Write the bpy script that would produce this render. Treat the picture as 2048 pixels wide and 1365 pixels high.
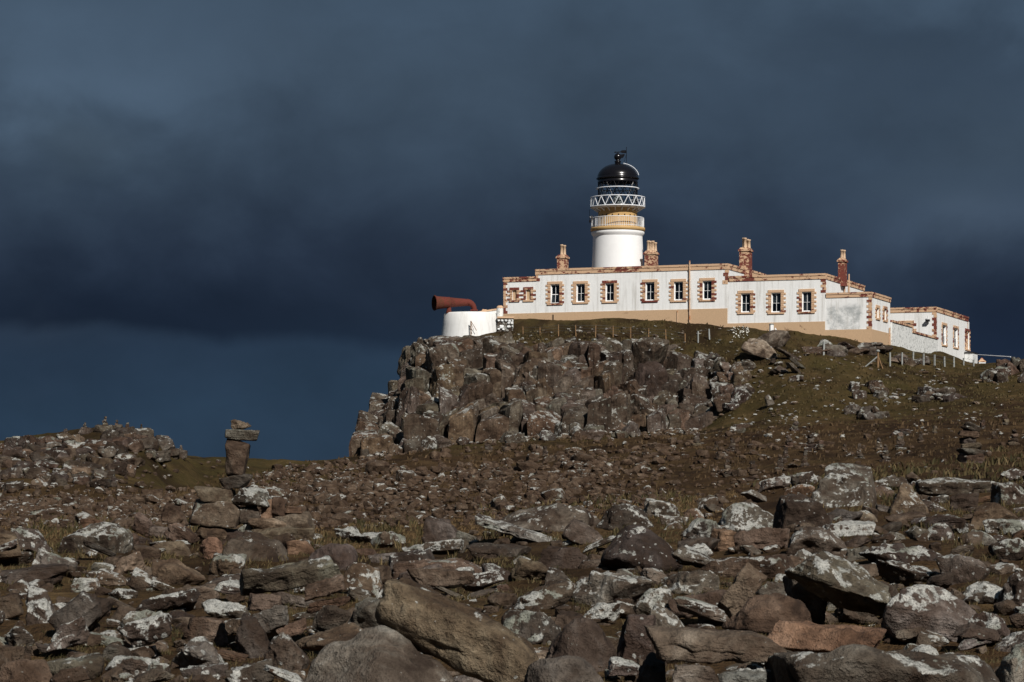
import bpy, bmesh, math, random
import numpy as np
from mathutils import Vector, Matrix

for o in list(bpy.data.objects):
    bpy.data.objects.remove(o)
SC = bpy.context.scene
COL = SC.collection
random.seed(7)
RNG = np.random.default_rng(11)
R = math.radians

# ------------------------------------------------------------------ camera
FPX, HZ, CX = 4800.0, 930.0, 1024.0        # focal length in photo pixels, eye-level row, centre column
cam_d = bpy.data.cameras.new('camera')
cam_d.sensor_width = 36.0
cam_d.lens = FPX * 36.0 / 2048.0
cam_d.shift_y = (HZ - 682.5) / 2048.0
cam_d.clip_start = 0.5
cam_d.clip_end = 60000
cam_d.dof.use_dof = True
cam_d.dof.focus_distance = 110.0
cam_d.dof.aperture_fstop = 12.0
cam = bpy.data.objects.new('camera', cam_d)
COL.objects.link(cam)
cam.rotation_euler = (R(90), 0, 0)
SC.camera = cam

# ------------------------------------------------------------------ sun, exposure
SUN_AZ, SUN_EL = 23.0, 37.0                # sun stands behind the camera, a little to its right
sun_d = bpy.data.lights.new('sun', 'SUN')
sun_d.energy = 4.9
sun_d.angle = R(0.5)
sun_d.color = (1.0, 0.955, 0.90)
sun = bpy.data.objects.new('sun', sun_d)
COL.objects.link(sun)
_s = Vector((math.sin(R(SUN_AZ)) * math.cos(R(SUN_EL)), -math.cos(R(SUN_AZ)) * math.cos(R(SUN_EL)), math.sin(R(SUN_EL))))
sun.rotation_euler = (-_s).to_track_quat('-Z', 'Y').to_euler()
sun.location = _s * 50
vs = SC.view_settings
vs.view_transform = 'Standard'
vs.look = 'None'
vs.exposure = 0.0
vs.gamma = 1.0
vs.use_curve_mapping = False
SC.cycles.use_adaptive_sampling = True
SC.cycles.adaptive_threshold = 0.02
SC.cycles.max_bounces = 4
SC.cycles.diffuse_bounces = 2
SC.cycles.glossy_bounces = 2
SC.cycles.transparent_max_bounces = 8


# ------------------------------------------------------------------ node helpers
class NT:
    def __init__(self, tree):
        self.t = tree
        self.n = tree.nodes
        self.l = tree.links

    def node(self, typ, **kw):
        n = self.n.new(typ)
        for k, v in kw.items():
            setattr(n, k, v)
        return n

    def put(self, sock, v):
        if v is None:
            return
        if hasattr(v, 'is_output'):
            self.l.new(v, sock)
        else:
            if isinstance(v, (tuple, list)) and len(v) == 3 and sock.type == 'RGBA':
                v = (*v, 1)
            sock.default_value = v

    def math(self, op, a, b=None, c=None, clamp=False):
        n = self.node('ShaderNodeMath', operation=op, use_clamp=clamp)
        self.put(n.inputs[0], a); self.put(n.inputs[1], b)
        if c is not None:
            self.put(n.inputs[2], c)
        return n.outputs[0]

    def vmath(self, op, a, b=None):
        n = self.node('ShaderNodeVectorMath', operation=op)
        self.put(n.inputs[0], a)
        if b is not None:
            self.put(n.inputs[1], b)
        return n.outputs['Value'] if op in ('DOT_PRODUCT', 'LENGTH') else n.outputs[0]

    def noise(self, vec, scale, detail=4, rough=0.55, dist=0.0, out='Fac'):
        n = self.node('ShaderNodeTexNoise')
        if vec is not None:
            self.put(n.inputs['Vector'], vec)
        self.put(n.inputs['Scale'], scale); self.put(n.inputs['Detail'], detail)
        self.put(n.inputs['Roughness'], rough); self.put(n.inputs['Distortion'], dist)
        return n.outputs[out]

    def ramp(self, fac, stops, interp='LINEAR'):
        n = self.node('ShaderNodeValToRGB')
        cr = n.color_ramp
        cr.interpolation = interp
        while len(cr.elements) < len(stops):
            cr.elements.new(0.5)
        for e, (p, c) in zip(cr.elements, stops):
            e.position = p
            e.color = (*c, 1) if len(c) == 3 else c
        self.put(n.inputs[0], fac)
        return n.outputs[0]

    def mix(self, fac, a, b, mode='MIX'):
        n = self.node('ShaderNodeMix', data_type='RGBA', blend_type=mode)
        self.put(n.inputs[0], fac); self.put(n.inputs[6], a); self.put(n.inputs[7], b)
        return n.outputs[2]

    def step(self, x, lo, hi):
        n = self.node('ShaderNodeMapRange', interpolation_type='SMOOTHSTEP')
        self.put(n.inputs[0], x); self.put(n.inputs[1], lo); self.put(n.inputs[2], hi)
        n.inputs[3].default_value = 0; n.inputs[4].default_value = 1
        return n.outputs[0]

    def scale3(self, vec, s):
        n = self.node('ShaderNodeMapping')
        self.put(n.inputs['Vector'], vec)
        n.inputs['Scale'].default_value = s
        return n.outputs[0]


def srgb(r, g, b):
    f = lambda c: (c / 255 / 12.92) if c / 255 <= 0.04045 else ((c / 255 + 0.055) / 1.055) ** 2.4
    return (f(r), f(g), f(b))


# ------------------------------------------------------------------ sky: a storm deck over the physical sky
W = bpy.data.worlds.new('World')
SC.world = W
W.use_nodes = True
t = NT(W.node_tree)
t.n.clear()
wout = t.node('ShaderNodeOutputWorld')
bg = t.node('ShaderNodeBackground')
t.l.new(bg.outputs[0], wout.inputs[0])
bg.inputs['Strength'].default_value = 1.0
sky = t.node('ShaderNodeTexSky', sky_type='NISHITA')
sky.sun_disc = False
sky.sun_elevation = R(SUN_EL)
sky.sun_rotation = R(180 - SUN_AZ)
D = t.node('ShaderNodeTexCoord').outputs['Generated']
sep = t.node('ShaderNodeSeparateXYZ')
t.put(sep.inputs[0], D)
dx, dy, dz = sep.outputs
u = t.math('MULTIPLY', t.math('ARCTAN2', dx, dy), 4.8)             # 1 unit = 12 degrees of azimuth
v = t.math('MULTIPLY', t.math('ARCSINE', dz), 4.8)                 # 1 unit = 12 degrees of elevation
nA = t.noise(t.scale3(D, (8, 8, 11)), 1.0, 3, 0.5, 0.3)
nB = t.noise(t.scale3(D, (17, 17, 24)), 1.0, 6, 0.52, 0.25)
nC = t.noise(t.scale3(D, (45, 45, 60)), 1.0, 5, 0.55)
wv = t.math('ADD', v, t.math('ADD', t.math('MULTIPLY', t.math('SUBTRACT', nA, 0.5), 0.30), t.math('MULTIPLY', t.math('SUBTRACT', nB, 0.5), 0.13)))
deck = t.ramp(wv, [(0.0, srgb(43, 61, 80)), (0.12, srgb(42, 60, 79)), (0.22, srgb(41, 57, 76)), (0.31, srgb(43, 56, 73)), (0.42, srgb(48, 61, 79)),
                   (0.60, srgb(57, 72, 89)), (0.78, srgb(63, 79, 96)), (0.92, srgb(65, 82, 100)), (1.0, srgb(63, 80, 98))])


def blob(cu, cv, ru, rv, warp=0.0):
    a = t.math('DIVIDE', t.math('SUBTRACT', u, cu), ru)
    vv = t.math('ADD', v, t.math('MULTIPLY', t.math('SUBTRACT', nB, 0.5), warp)) if warp else v
    b = t.math('DIVIDE', t.math('SUBTRACT', vv, cv), rv)
    q = t.math('ADD', t.math('MULTIPLY', a, a), t.math('MULTIPLY', b, b))
    return t.math('EXPONENT', t.math('MULTIPLY', q, -1.0))


# dark shelf cloud at left with a ragged base, second one low at right, paler breaks high up
base_edge = t.step(t.math('ADD', v, t.math('ADD', t.math('MULTIPLY', u, 0.045), t.math('MULTIPLY', t.math('SUBTRACT', nB, 0.5), 0.12))), 0.20, 0.248)
shelf = t.math('MULTIPLY', blob(-0.75, 0.30, 0.85, 0.17, 0.2), base_edge)
col = t.mix(t.math('MULTIPLY', shelf, 0.80), deck, srgb(20, 30, 46))
col = t.mix(t.math('MULTIPLY', blob(0.98, 0.25, 0.34, 0.12, 0.15), 0.75), col, srgb(22, 31, 50))
col = t.mix(t.math('MULTIPLY', blob(0.15, 0.42, 0.55, 0.10, 0.25), 0.35), col, srgb(30, 39, 55))
col = t.mix(t.math('MULTIPLY', blob(0.92, 0.47, 0.22, 0.07, 0.2), 0.40), col, srgb(84, 102, 124))
col = t.mix(t.math('MULTIPLY', blob(-0.86, 0.80, 0.35, 0.14, 0.6), 0.40), col, srgb(88, 109, 131))
col = t.mix(t.math('MULTIPLY', blob(0.85, 0.80, 0.4, 0.10, 0.5), 0.35), col, srgb(40, 53, 70))
mott = t.math('ADD', 0.62, t.math('ADD', t.math('MULTIPLY', nB, 0.58), t.math('MULTIPLY', nC, 0.14)))
col = t.mix(1.0, col, t.node('ShaderNodeCombineColor').outputs[0], 'MULTIPLY')
cc = col.node.inputs[7].links[0].from_node
for i in range(3):
    t.put(cc.inputs[i], mott)
# the clear physical sky shows through the thinnest cloud by a few per cent only
skyd = t.mix(1.0, sky.outputs[0], (0.05, 0.05, 0.05), 'MULTIPLY')
thin = t.math('MULTIPLY', t.step(nA, 0.60, 0.85), 0.06)
col = t.mix(thin, col, skyd)
t.put(bg.inputs['Color'], col)

# ------------------------------------------------------------------ object helpers


def px3(px, py, Y):
    return ((px - CX) / FPX * Y, Y, (HZ - py) / FPX * Y)


def tag(o, label=None, cat=None, group=None, kind=None):
    if label: o['label'] = label
    if cat: o['category'] = cat
    if group: o['group'] = group
    if kind: o['kind'] = kind
    return o


def empty(name, loc, rz=0, parent=None):
    o = bpy.data.objects.new(name, None)
    COL.objects.link(o)
    o.empty_display_size = 0.2
    o.parent = parent
    o.location = loc
    o.rotation_euler = (0, 0, rz)
    return o


def link(name, me, mat=None, parent=None, loc=(0, 0, 0)):
    o = bpy.data.objects.new(name, me)
    COL.objects.link(o)
    if mat is not None and not me.materials:
        me.materials.append(mat)
    o.parent = parent
    o.location = loc
    return o


def np_mesh(name, V, F, smooth=False):
    """V (n,3), F (m,k) constant k"""
    V = np.asarray(V, np.float32); F = np.asarray(F, np.int32)
    me = bpy.data.meshes.new(name)
    m, k = F.shape
    me.vertices.add(len(V)); me.vertices.foreach_set('co', V.ravel())
    me.loops.add(m * k); me.loops.foreach_set('vertex_index', F.ravel())
    me.polygons.add(m)
    me.polygons.foreach_set('loop_start', np.arange(0, m * k, k, dtype=np.int32))
    me.polygons.foreach_set('use_smooth', np.full(m, smooth, bool))
    me.update(calc_edges=True)
    me.validate()
    return me


class MB:
    """collects simple shapes into one mesh"""

    def __init__(self):
        self.v = []; self.f = []; self.s = []

    def add(self, V, F, smooth=False):
        b = len(self.v)
        self.v += [tuple(p) for p in V]
        self.f += [tuple(i + b for i in f) for f in F]
        self.s += [smooth] * len(F)
        return self

    def box(self, x0, x1, y0, y1, z0, z1):
        V = [(x, y, z) for z in (z0, z1) for y in (y0, y1) for x in (x0, x1)]
        return self.add(V, [(0, 2, 3, 1), (4, 5, 7, 6), (0, 1, 5, 4), (2, 6, 7, 3), (0, 4, 6, 2), (1, 3, 7, 5)])

    def prism(self, poly, axis_from, axis_to):
        """poly: list of 3-vectors; swept from + axis_from to + axis_to"""
        a, b = Vector(axis_from), Vector(axis_to)
        n = len(poly)
        V = [Vector(p) + a for p in poly] + [Vector(p) + b for p in poly]
        F = [tuple(range(n))[::-1], tuple(range(n, 2 * n))] + [(i, (i + 1) % n, n + (i + 1) % n, n + i) for i in range(n)]
        return self.add(V, F)

    def tube(self, a, b, r, n=6, r2=None):
        return self.sweep([a, b], [r, r if r2 is None else r2], n)

    def sweep(self, pts, rad, n=8, caps=True, smooth=True):
        pts = [Vector(p) for p in pts]
        V = []; F = []
        up = None
        for i, p in enumerate(pts):
            d = (pts[min(i + 1, len(pts) - 1)] - pts[max(i - 1, 0)]).normalized()
            if up is None:
                up = Vector((0, 0, 1)) if abs(d.z) < 0.9 else Vector((0, 1, 0))
            x = up.cross(d).normalized(); up = d.cross(x).normalized()
            for k in range(n):
                a = 2 * math.pi * k / n
                V.append(p + (x * math.cos(a) + up * math.sin(a)) * rad[i])
        for i in range(len(pts) - 1):
            for k in range(n):
                F.append((i * n + k, i * n + (k + 1) % n, (i + 1) * n + (k + 1) % n, (i + 1) * n + k))
        self.add(V, F, smooth)
        if caps:
            self.add(V[:n], [tuple(range(n))[::-1]]); self.add(V[-n:], [tuple(range(n))])
        return self

    def lathe(self, prof, n=48, c=(0, 0), smooth=True, caps=True):
        V = []; F = []
        for r, z in prof:
            for k in range(n):
                a = 2 * math.pi * k / n
                V.append((c[0] + r * math.cos(a), c[1] + r * math.sin(a), z))
        for i in range(len(prof) - 1):
            for k in range(n):
                F.append((i * n + k, i * n + (k + 1) % n, (i + 1) * n + (k + 1) % n, (i + 1) * n + k))
        self.add(V, F, smooth)
        if caps:
            self.add(V[:n], [tuple(range(n))[::-1]]); self.add(V[-n:], [tuple(range(n))])
        return self

    def ring(self, rad, z, r, n=48, c=(0, 0), m=6):
        V = []; F = []
        for k in range(n):
            a = 2 * math.pi * k / n
            for j in range(m):
                b = 2 * math.pi * j / m
                q = rad + r * math.cos(b)
                V.append((c[0] + q * math.cos(a), c[1] + q * math.sin(a), z + r * math.sin(b)))
        for k in range(n):
            for j in range(m):
                F.append((k * m + j, ((k + 1) % n) * m + j, ((k + 1) % n) * m + (j + 1) % m, k * m + (j + 1) % m))
        return self.add(V, F, True)

    def build(self, name, mat, parent=None, loc=(0, 0, 0), dz=0.0):
        me = bpy.data.meshes.new(name)
        me.from_pydata([(p[0], p[1], p[2] + dz) for p in self.v], [], self.f)
        me.polygons.foreach_set('use_smooth', self.s)
        me.update()
        me.materials.append(mat)
        o = bpy.data.objects.new(name, me)
        COL.objects.link(o)
        o.parent = parent
        o.location = loc
        return o


# ------------------------------------------------------------------ numpy noise
def _hash(ix, iy, iz, seed):
    h = (ix.astype(np.int64) * 374761393 + iy.astype(np.int64) * 668265263 + iz.astype(np.int64) * 2147483647 + seed * 1274126177) & 0xFFFFFFFF
    h = ((h ^ (h >> 13)) * 1274126177) & 0xFFFFFFFF
    h = ((h ^ (h >> 16)) * 2246822519) & 0xFFFFFFFF
    return ((h ^ (h >> 15)) & 0xFFFFFF) / float(0xFFFFFF)


def vnoise(p, seed=0):
    p = np.asarray(p, float)
    i = np.floor(p).astype(np.int64); f = p - i
    f = f * f * f * (f * (f * 6 - 15) + 10)
    out = 0
    for dx_ in (0, 1):
        for dy_ in (0, 1):
            for dz_ in (0, 1):
                w = (f[..., 0] if dx_ else 1 - f[..., 0]) * (f[..., 1] if dy_ else 1 - f[..., 1]) * (f[..., 2] if dz_ else 1 - f[..., 2])
                out = out + w * _hash(i[..., 0] + dx_, i[..., 1] + dy_, i[..., 2] + dz_, seed)
    return out * 2 - 1


def fbm(p, octv=4, seed=0, gain=0.5):
    p = np.asarray(p, float)
    s = 0; a = 1
    for k in range(octv):
        s = s + a * vnoise(p * (2.03 ** k) + 17.3 * k, seed + k)
        a *= gain
    return s


# ------------------------------------------------------------------ materials
def new_mat(name):
    m = bpy.data.materials.new(name)
    m.use_nodes = True
    t = NT(m.node_tree)
    b = t.n['Principled BSDF']
    b.inputs['Roughness'].default_value = 0.85
    b.inputs['Specular IOR Level'].default_value = 0.25
    return m, t, b


def bump(t, b, h, strength, dist):
    n = t.node('ShaderNodeBump')
    n.inputs['Strength'].default_value = strength
    n.inputs['Distance'].default_value = dist
    t.put(n.inputs['Height'], h)
    t.l.new(n.outputs[0], b.inputs['Normal'])


def plain(name, c, rough=0.7, metal=0.0, var=0.15, vscale=6.0, spec=0.3):
    m, t, b = new_mat(name)
    pos = t.node('ShaderNodeNewGeometry').outputs['Position']
    n = t.noise(pos, vscale, 5, 0.6)
    lo = tuple(x * (1 - var) for x in c); hi = tuple(min(1, x * (1 + var)) for x in c)
    t.put(b.inputs['Base Color'], t.ramp(n, [(0.3, lo), (0.7, hi)]))
    b.inputs['Roughness'].default_value = rough
    b.inputs['Metallic'].default_value = metal
    b.inputs['Specular IOR Level'].default_value = spec
    return m


def rock_mat(name, s=1.0, lich_scale=1.0, streak=0.0, lich_bias=0.0, islands=False, bstr=0.85, bed=False, cols=None):
    """weathered brown basalt with pale lichen; Object colour = tint, alpha = how much lichen"""
    m, t, b = new_mat(name)
    geo = t.node('ShaderNodeNewGeometry')
    oi = t.node('ShaderNodeObjectInfo')
    rnd = geo.outputs['Random Per Island'] if islands else oi.outputs['Random']
    off = t.node('ShaderNodeCombineXYZ')
    t.put(off.inputs[0], t.math('MULTIPLY', rnd, 91.0)); t.put(off.inputs[1], t.math('MULTIPLY', rnd, 57.0)); t.put(off.inputs[2], t.math('MULTIPLY', rnd, 33.0))
    p = t.vmath('ADD', geo.outputs['Position'], off.outputs[0])
    n1 = t.noise(p, 1.8 * s, 4, 0.65, 0.5)
    n2 = t.noise(p, 12.0 * s, 4, 0.72)
    n3 = t.noise(p, 60.0 * s, 2, 0.7)
    cols = cols or [(0.014, 0.0105, 0.0085), (0.048, 0.037, 0.029), (0.089, 0.073, 0.059), (0.145, 0.130, 0.113)]
    base = t.ramp(n1, [(0.34, cols[0]), (0.45, cols[1]), (0.57, cols[2]), (0.70, cols[3])])
    g = t.math('MAXIMUM', 0.12, t.math('ADD', -0.45, t.math('ADD', t.math('MULTIPLY', n2, 2.0), t.math('MULTIPLY', n3, 0.85))))
    gc = t.node('ShaderNodeCombineColor')
    for i in range(3):
        t.put(gc.inputs[i], g)
    base = t.mix(1.0, base, gc.outputs[0], 'MULTIPLY')
    base = t.mix(1.0, base, oi.outputs['Color'], 'MULTIPLY')
    # ochre iron staining
    iron = t.step(n1, 0.53, 0.44)
    base = t.mix(t.math('MULTIPLY', iron, 0.16), base, (0.085, 0.046, 0.024))
    if streak:
        ps = t.scale3(p, (3.2 * s, 3.2 * s, 0.22 * s))
        st = t.noise(ps, 1.0, 3, 0.65)
        sc_ = t.node('ShaderNodeCombineColor')
        f = t.math('ADD', 1.0 - streak * 0.75, t.math('MULTIPLY', st, streak * 1.5))
        for i in range(3):
            t.put(sc_.inputs[i], f)
        base = t.mix(1.0, base, sc_.outputs[0], 'MULTIPLY')
        n1 = t.math('ADD', n1, t.math('MULTIPLY', st, 2.2))
    if bed:
        oc = t.vmath('ADD', t.node('ShaderNodeTexCoord').outputs['Object'], off.outputs[0])
        bd = t.noise(t.scale3(oc, (1.8, 1.8, 6.0)), 1.0, 3, 0.6, 0.25)
        bc = t.node('ShaderNodeCombineColor')
        bf = t.math('ADD', 0.35, t.math('MULTIPLY', bd, 1.3))
        for i in range(3):
            t.put(bc.inputs[i], bf)
        bk = t.math('FRACT', t.math('MULTIPLY', rnd, 7.31))
        base = t.mix(t.math('MULTIPLY', bk, 0.6), base, bc.outputs[0], 'MULTIPLY')
        n1 = t.math('ADD', n1, t.math('MULTIPLY', t.math('MULTIPLY', bd, bk), 1.1))
    # lichen: big crusts on the upper faces and small round spots anywhere
    sepn = t.node('ShaderNodeSeparateXYZ')
    t.put(sepn.inputs[0], geo.outputs['Normal'])
    amt = t.math('ADD', oi.outputs['Alpha'], lich_bias)
    if islands:
        amt = t.math('ADD', amt, t.math('MULTIPLY', t.math('SUBTRACT', rnd, 0.5), 1.0))
    l1 = t.noise(p, 2.9 * lich_scale, 5, 0.68, 0.3)
    l1 = t.math('ADD', l1, t.math('MULTIPLY', sepn.outputs[2], 0.12))
    l1 = t.math('ADD', l1, t.math('MULTIPLY', t.math('SUBTRACT', n2, 0.5), 0.14))
    thr = t.math('SUBTRACT', 0.79, t.math('MULTIPLY', amt, 0.28))
    crust = t.step(l1, thr, t.math('ADD', thr, 0.06))
    vor = t.node('ShaderNodeTexVoronoi')
    t.put(vor.inputs['Vector'], t.vmath('ADD', p, t.vmath('SCALE', t.noise(p, 12 * lich_scale, 1, 0.6, out='Color'), None)))
    vor.inputs['Vector'].links[0].from_node.inputs[1].links[0].from_node.inputs['Scale'].default_value = 0.06 / lich_scale
    vor.inputs['Scale'].default_value = 9.0 * lich_scale
    sp_r = t.math('MULTIPLY', t.math('SUBTRACT', amt, 0.05), 0.42)
    sepc = t.node('ShaderNodeSeparateColor')
    t.put(sepc.inputs[0], vor.outputs['Color'])
    sp_r = t.math('MULTIPLY', sp_r, t.math('SUBTRACT', t.math('MULTIPLY', sepc.outputs[0], 2.4), 1.25))
    dist = t.math('SUBTRACT', vor.outputs['Distance'], sp_r)
    spots = t.math('SUBTRACT', 1.0, t.step(dist, 0.0, 0.05))
    lich = t.math('MAXIMUM', crust, t.math('MULTIPLY', spots, 0.8))
    lich = t.math('MULTIPLY', lich, t.step(n3, 0.22, 0.50))
    lc = t.ramp(n2, [(0.25, (0.16, 0.16, 0.145)), (0.48, (0.36, 0.36, 0.33)), (0.70, (0.56, 0.55, 0.50))])
    lv = t.noise(p, 1.1 * lich_scale, 2, 0.5)
    lc = t.mix(t.step(lv, 0.53, 0.66), lc, t.ramp(n2, [(0.3, (0.10, 0.105, 0.085)), (0.7, (0.27, 0.275, 0.225))]))
    base = t.mix(t.math('MULTIPLY', lich, 0.93), base, lc)
    t.put(b.inputs['Base Color'], base)
    b.inputs['Roughness'].default_value = 0.88
    b.inputs['Specular IOR Level'].default_value = 0.22
    h = t.math('ADD', t.math('MULTIPLY', n2, 1.0), t.math('ADD', t.math('MULTIPLY', n3, 0.35), t.math('MULTIPLY', lich, 0.12)))
    h = t.math('ADD', h, t.math('MULTIPLY', n1, 1.2))
    bump(t, b, h, bstr, 0.06 / s)
    return m


M_ROCK = rock_mat('boulder_rock', 1.0, 1.5, bed=True)
M_RUB = rock_mat('rubble_rock', 1.2, 1.2, islands=True, cols=[(0.018, 0.012, 0.009), (0.049, 0.035, 0.024), (0.083, 0.062, 0.045), (0.13, 0.105, 0.08)])
M_CLIFF = rock_mat('cliff_rock', 0.42, 0.42, streak=0.9, bstr=1.0,
                   cols=[(0.015, 0.011, 0.008), (0.053, 0.040, 0.030), (0.092, 0.073, 0.056), (0.138, 0.117, 0.096)])
M_CRAG = rock_mat('crag_rock', 0.5, 0.6, bstr=0.9, bed=True)


def ground_mat():
    m, t, b = new_mat('moor_grass')
    geo = t.node('ShaderNodeNewGeometry')
    p = geo.outputs['Position']
    sp = t.node('ShaderNodeSeparateXYZ')
    t.put(sp.inputs[0], p)
    big = t.noise(p, 0.06, 3, 0.6, 0.6)
    mid = t.noise(t.scale3(p, (1, 0.35, 1)), 0.45, 4, 0.65, 0.4)
    fine = t.noise(p, 4.0, 4, 0.75)
    tuft = t.noise(p, 22.0, 2, 0.7)
    olive = t.ramp(mid, [(0.3, (0.030, 0.022, 0.008)), (0.45, (0.060, 0.047, 0.015)), (0.56, (0.070, 0.050, 0.018)), (0.7, (0.115, 0.080, 0.032))])
    heath = t.ramp(mid, [(0.3, (0.026, 0.014, 0.007)), (0.5, (0.058, 0.034, 0.016)), (0.7, (0.105, 0.066, 0.030))])
    # brown heather shelf on the near side of the hill, greener turf near the buildings
    zone = t.math('ADD', t.math('MULTIPLY', t.step(sp.outputs[1], 150, 222), 0.85), t.math('MULTIPLY', t.math('SUBTRACT', big, 0.5), 2.4), clamp=True)
    kn = t.math('MULTIPLY', t.math('SUBTRACT', 1.0, t.step(sp.outputs[0], -12, -7)), t.step(sp.outputs[1], 92, 110))
    zone = t.math('MAXIMUM', t.math('MULTIPLY', zone, 0.92, clamp=True), t.math('MULTIPLY', kn, 0.8))
    c = t.mix(zone, heath, olive)
    strawm = t.step(t.noise(p, 0.8, 3, 0.65), 0.52, 0.70)
    near = t.math('SUBTRACT', 1.0, t.step(sp.outputs[1], 50, 75))
    c = t.mix(t.math('MULTIPLY', t.math('MULTIPLY', strawm, near), 0.5), c, (0.16, 0.105, 0.05))
    dark = t.step(t.noise(t.scale3(p, (1, 0.45, 1)), 0.12, 4, 0.62, 0.6), 0.50, 0.62)
    c = t.mix(t.math('MULTIPLY', dark, 0.78), c, (0.022, 0.012, 0.006))
    g = t.math('ADD', 0.0, t.math('ADD', t.math('MULTIPLY', fine, 1.2), t.math('MULTIPLY', tuft, 0.7)))
    gc = t.node('ShaderNodeCombineColor')
    for i in range(3):
        t.put(gc.inputs[i], g)
    c = t.mix(1.0, c, gc.outputs[0], 'MULTIPLY')
    t.put(b.inputs['Base Color'], c)
    b.inputs['Roughness'].default_value = 1.0
    b.inputs['Specular IOR Level'].default_value = 0.08
    bump(t, b, t.math('ADD', fine, t.math('ADD', t.math('MULTIPLY', tuft, 0.4), t.math('MULTIPLY', mid, 1.5))), 0.9, 0.16)
    return m


M_GROUND = ground_mat()


def harl_mat(name, c=(0.79, 0.795, 0.78), stain=0.62, mould=None, patchy=0.0):
    """white lime harling with rain streaks"""
    m, t, b = new_mat(name)
    geo = t.node('ShaderNodeNewGeometry')
    p = geo.outputs['Position']
    n = t.noise(p, 2.2, 6, 0.7)
    f = t.noise(p, 18, 3, 0.7)
    st = t.noise(t.scale3(p, (2.6, 2.6, 0.16)), 1.0, 6, 0.7)
    k = t.math('MULTIPLY', t.step(st, 0.47, 0.72), stain)
    col = t.mix(t.math('MULTIPLY', t.step(n, 0.35, 0.7), 0.35), c, tuple(x * 0.90 for x in c))
    col = t.mix(k, col, (0.42, 0.40, 0.36))
    rust = t.step(t.noise(t.scale3(p, (1.3, 1.3, 0.2)), 1.0, 4, 0.6), 0.64, 0.76)
    col = t.mix(t.math('MULTIPLY', rust, stain * 0.6), col, (0.55, 0.36, 0.22))
    if patchy:
        pt = t.step(t.noise(p, 3.4, 6, 0.75), 0.50, 0.62)
        col = t.mix(t.math('MULTIPLY', pt, patchy), col, (0.22, 0.23, 0.22))
    if mould:
        tc = t.node('ShaderNodeTexCoord').outputs['Object']
        so = t.node('ShaderNodeSeparateXYZ')
        t.put(so.inputs[0], tc)
        x0, x1, z0, z1 = mould
        e = 0.35
        wob = t.math('MULTIPLY', t.math('SUBTRACT', t.noise(p, 1.1, 5, 0.7), 0.5), 1.3)
        xx = t.math('ADD', so.outputs[0], wob); zz = t.math('ADD', so.outputs[2], wob)
        a = t.math('MULTIPLY', t.step(xx, x0, x0 + e), t.math('SUBTRACT', 1, t.step(xx, x1 - e, x1)))
        a2 = t.math('MULTIPLY', t.step(zz, z0 - 1.5, z0 - 1.0), t.math('SUBTRACT', 1, t.step(zz, z1 - 0.5, z1 + 0.2)))
        a = t.math('MULTIPLY', a, a2)
        blot = t.step(t.math('ADD', t.math('MULTIPLY', t.noise(p, 1.3, 5, 0.7), 0.75), t.math('MULTIPLY', f, 0.25)), 0.36, 0.66)
        col = t.mix(t.math('MULTIPLY', t.math('MULTIPLY', a, blot), 0.85), col, (0.27, 0.29, 0.29))
    t.put(b.inputs['Base Color'], col)
    b.inputs['Roughness'].default_value = 0.9
    bump(t, b, t.math('ADD', f, n), 0.35, 0.03)
    return m


def peel_mat(name, paint, stone=(0.15, 0.042, 0.030), amount=0.4, per_object=0.0, scale=1.0, stretch=(1, 1, 1.6)):
    """ochre masonry paint flaking off red sandstone"""
    m, t, b = new_mat(name)
    geo = t.node('ShaderNodeNewGeometry')
    oi = t.node('ShaderNodeObjectInfo')
    p = geo.outputs['Position']
    n = t.noise(t.scale3(p, stretch), 1.5 * scale, 8, 0.72, 0.3)
    big = t.noise(p, 0.22 * scale, 3, 0.5)
    f = t.noise(p, 11, 4, 0.7)
    x = t.math('ADD', n, t.math('MULTIPLY', t.math('SUBTRACT', big, 0.5), 0.55))
    if per_object:
        x = t.math('ADD', x, t.math('MULTIPLY', t.math('SUBTRACT', t.math('POWER', oi.outputs['Random'], 1.5), 0.4), per_object))
    thr = 0.72 - 0.38 * amount
    k = t.step(x, thr, thr + 0.035)
    sc = t.ramp(f, [(0.3, tuple(q * 0.7 for q in stone)), (0.7, tuple(q * 1.45 for q in stone))])
    pc = t.ramp(f, [(0.25, tuple(q * 0.82 for q in paint)), (0.6, paint), (0.8, tuple(min(1, q * 1.1) for q in paint))])
    t.put(b.inputs['Base Color'], t.mix(k, pc, sc))
    b.inputs['Roughness'].default_value = 0.88
    bump(t, b, t.math('ADD', t.math('MULTIPLY', f, 0.6), t.math('MULTIPLY', k, -0.6)), 0.5, 0.03)
    return m


OCHRE = (0.59, 0.395, 0.25)
M_WHITE = harl_mat('white_harling')
M_WHITE_D = harl_mat('white_harling_mould', mould=(19.7, 23.2, 0.2, 2.7))
M_WALLOLD = harl_mat('lichened_whitewash', c=(0.72, 0.73, 0.71), stain=0.3, patchy=0.9)
M_DRUMWALL = harl_mat('foghorn_whitewash', c=(0.76, 0.76, 0.74), stain=0.45)
M_COPE = peel_mat('flaking_coping', OCHRE, amount=0.56)
M_PLINTH = peel_mat('ochre_plinth', (0.53, 0.365, 0.225), stone=(0.20, 0.12, 0.07), amount=0.16)
M_STONE = peel_mat('flaking_surround_stone', OCHRE, amount=0.42, per_object=0.42)
M_QUOIN = peel_mat('flaking_quoin_stone', OCHRE, amount=0.56, per_object=0.35)
M_STACK = peel_mat('flaking_chimney_stone', OCHRE, amount=0.72, scale=1.6)
M_POT = plain('buff_chimney_pot', (0.50, 0.36, 0.24), 0.8, var=0.25)
M_FRAME = plain('white_window_frame', (0.80, 0.80, 0.79), 0.5, var=0.05)
M_DARKROOM = plain('dim_room', (0.018, 0.016, 0.016), 0.9)
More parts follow.
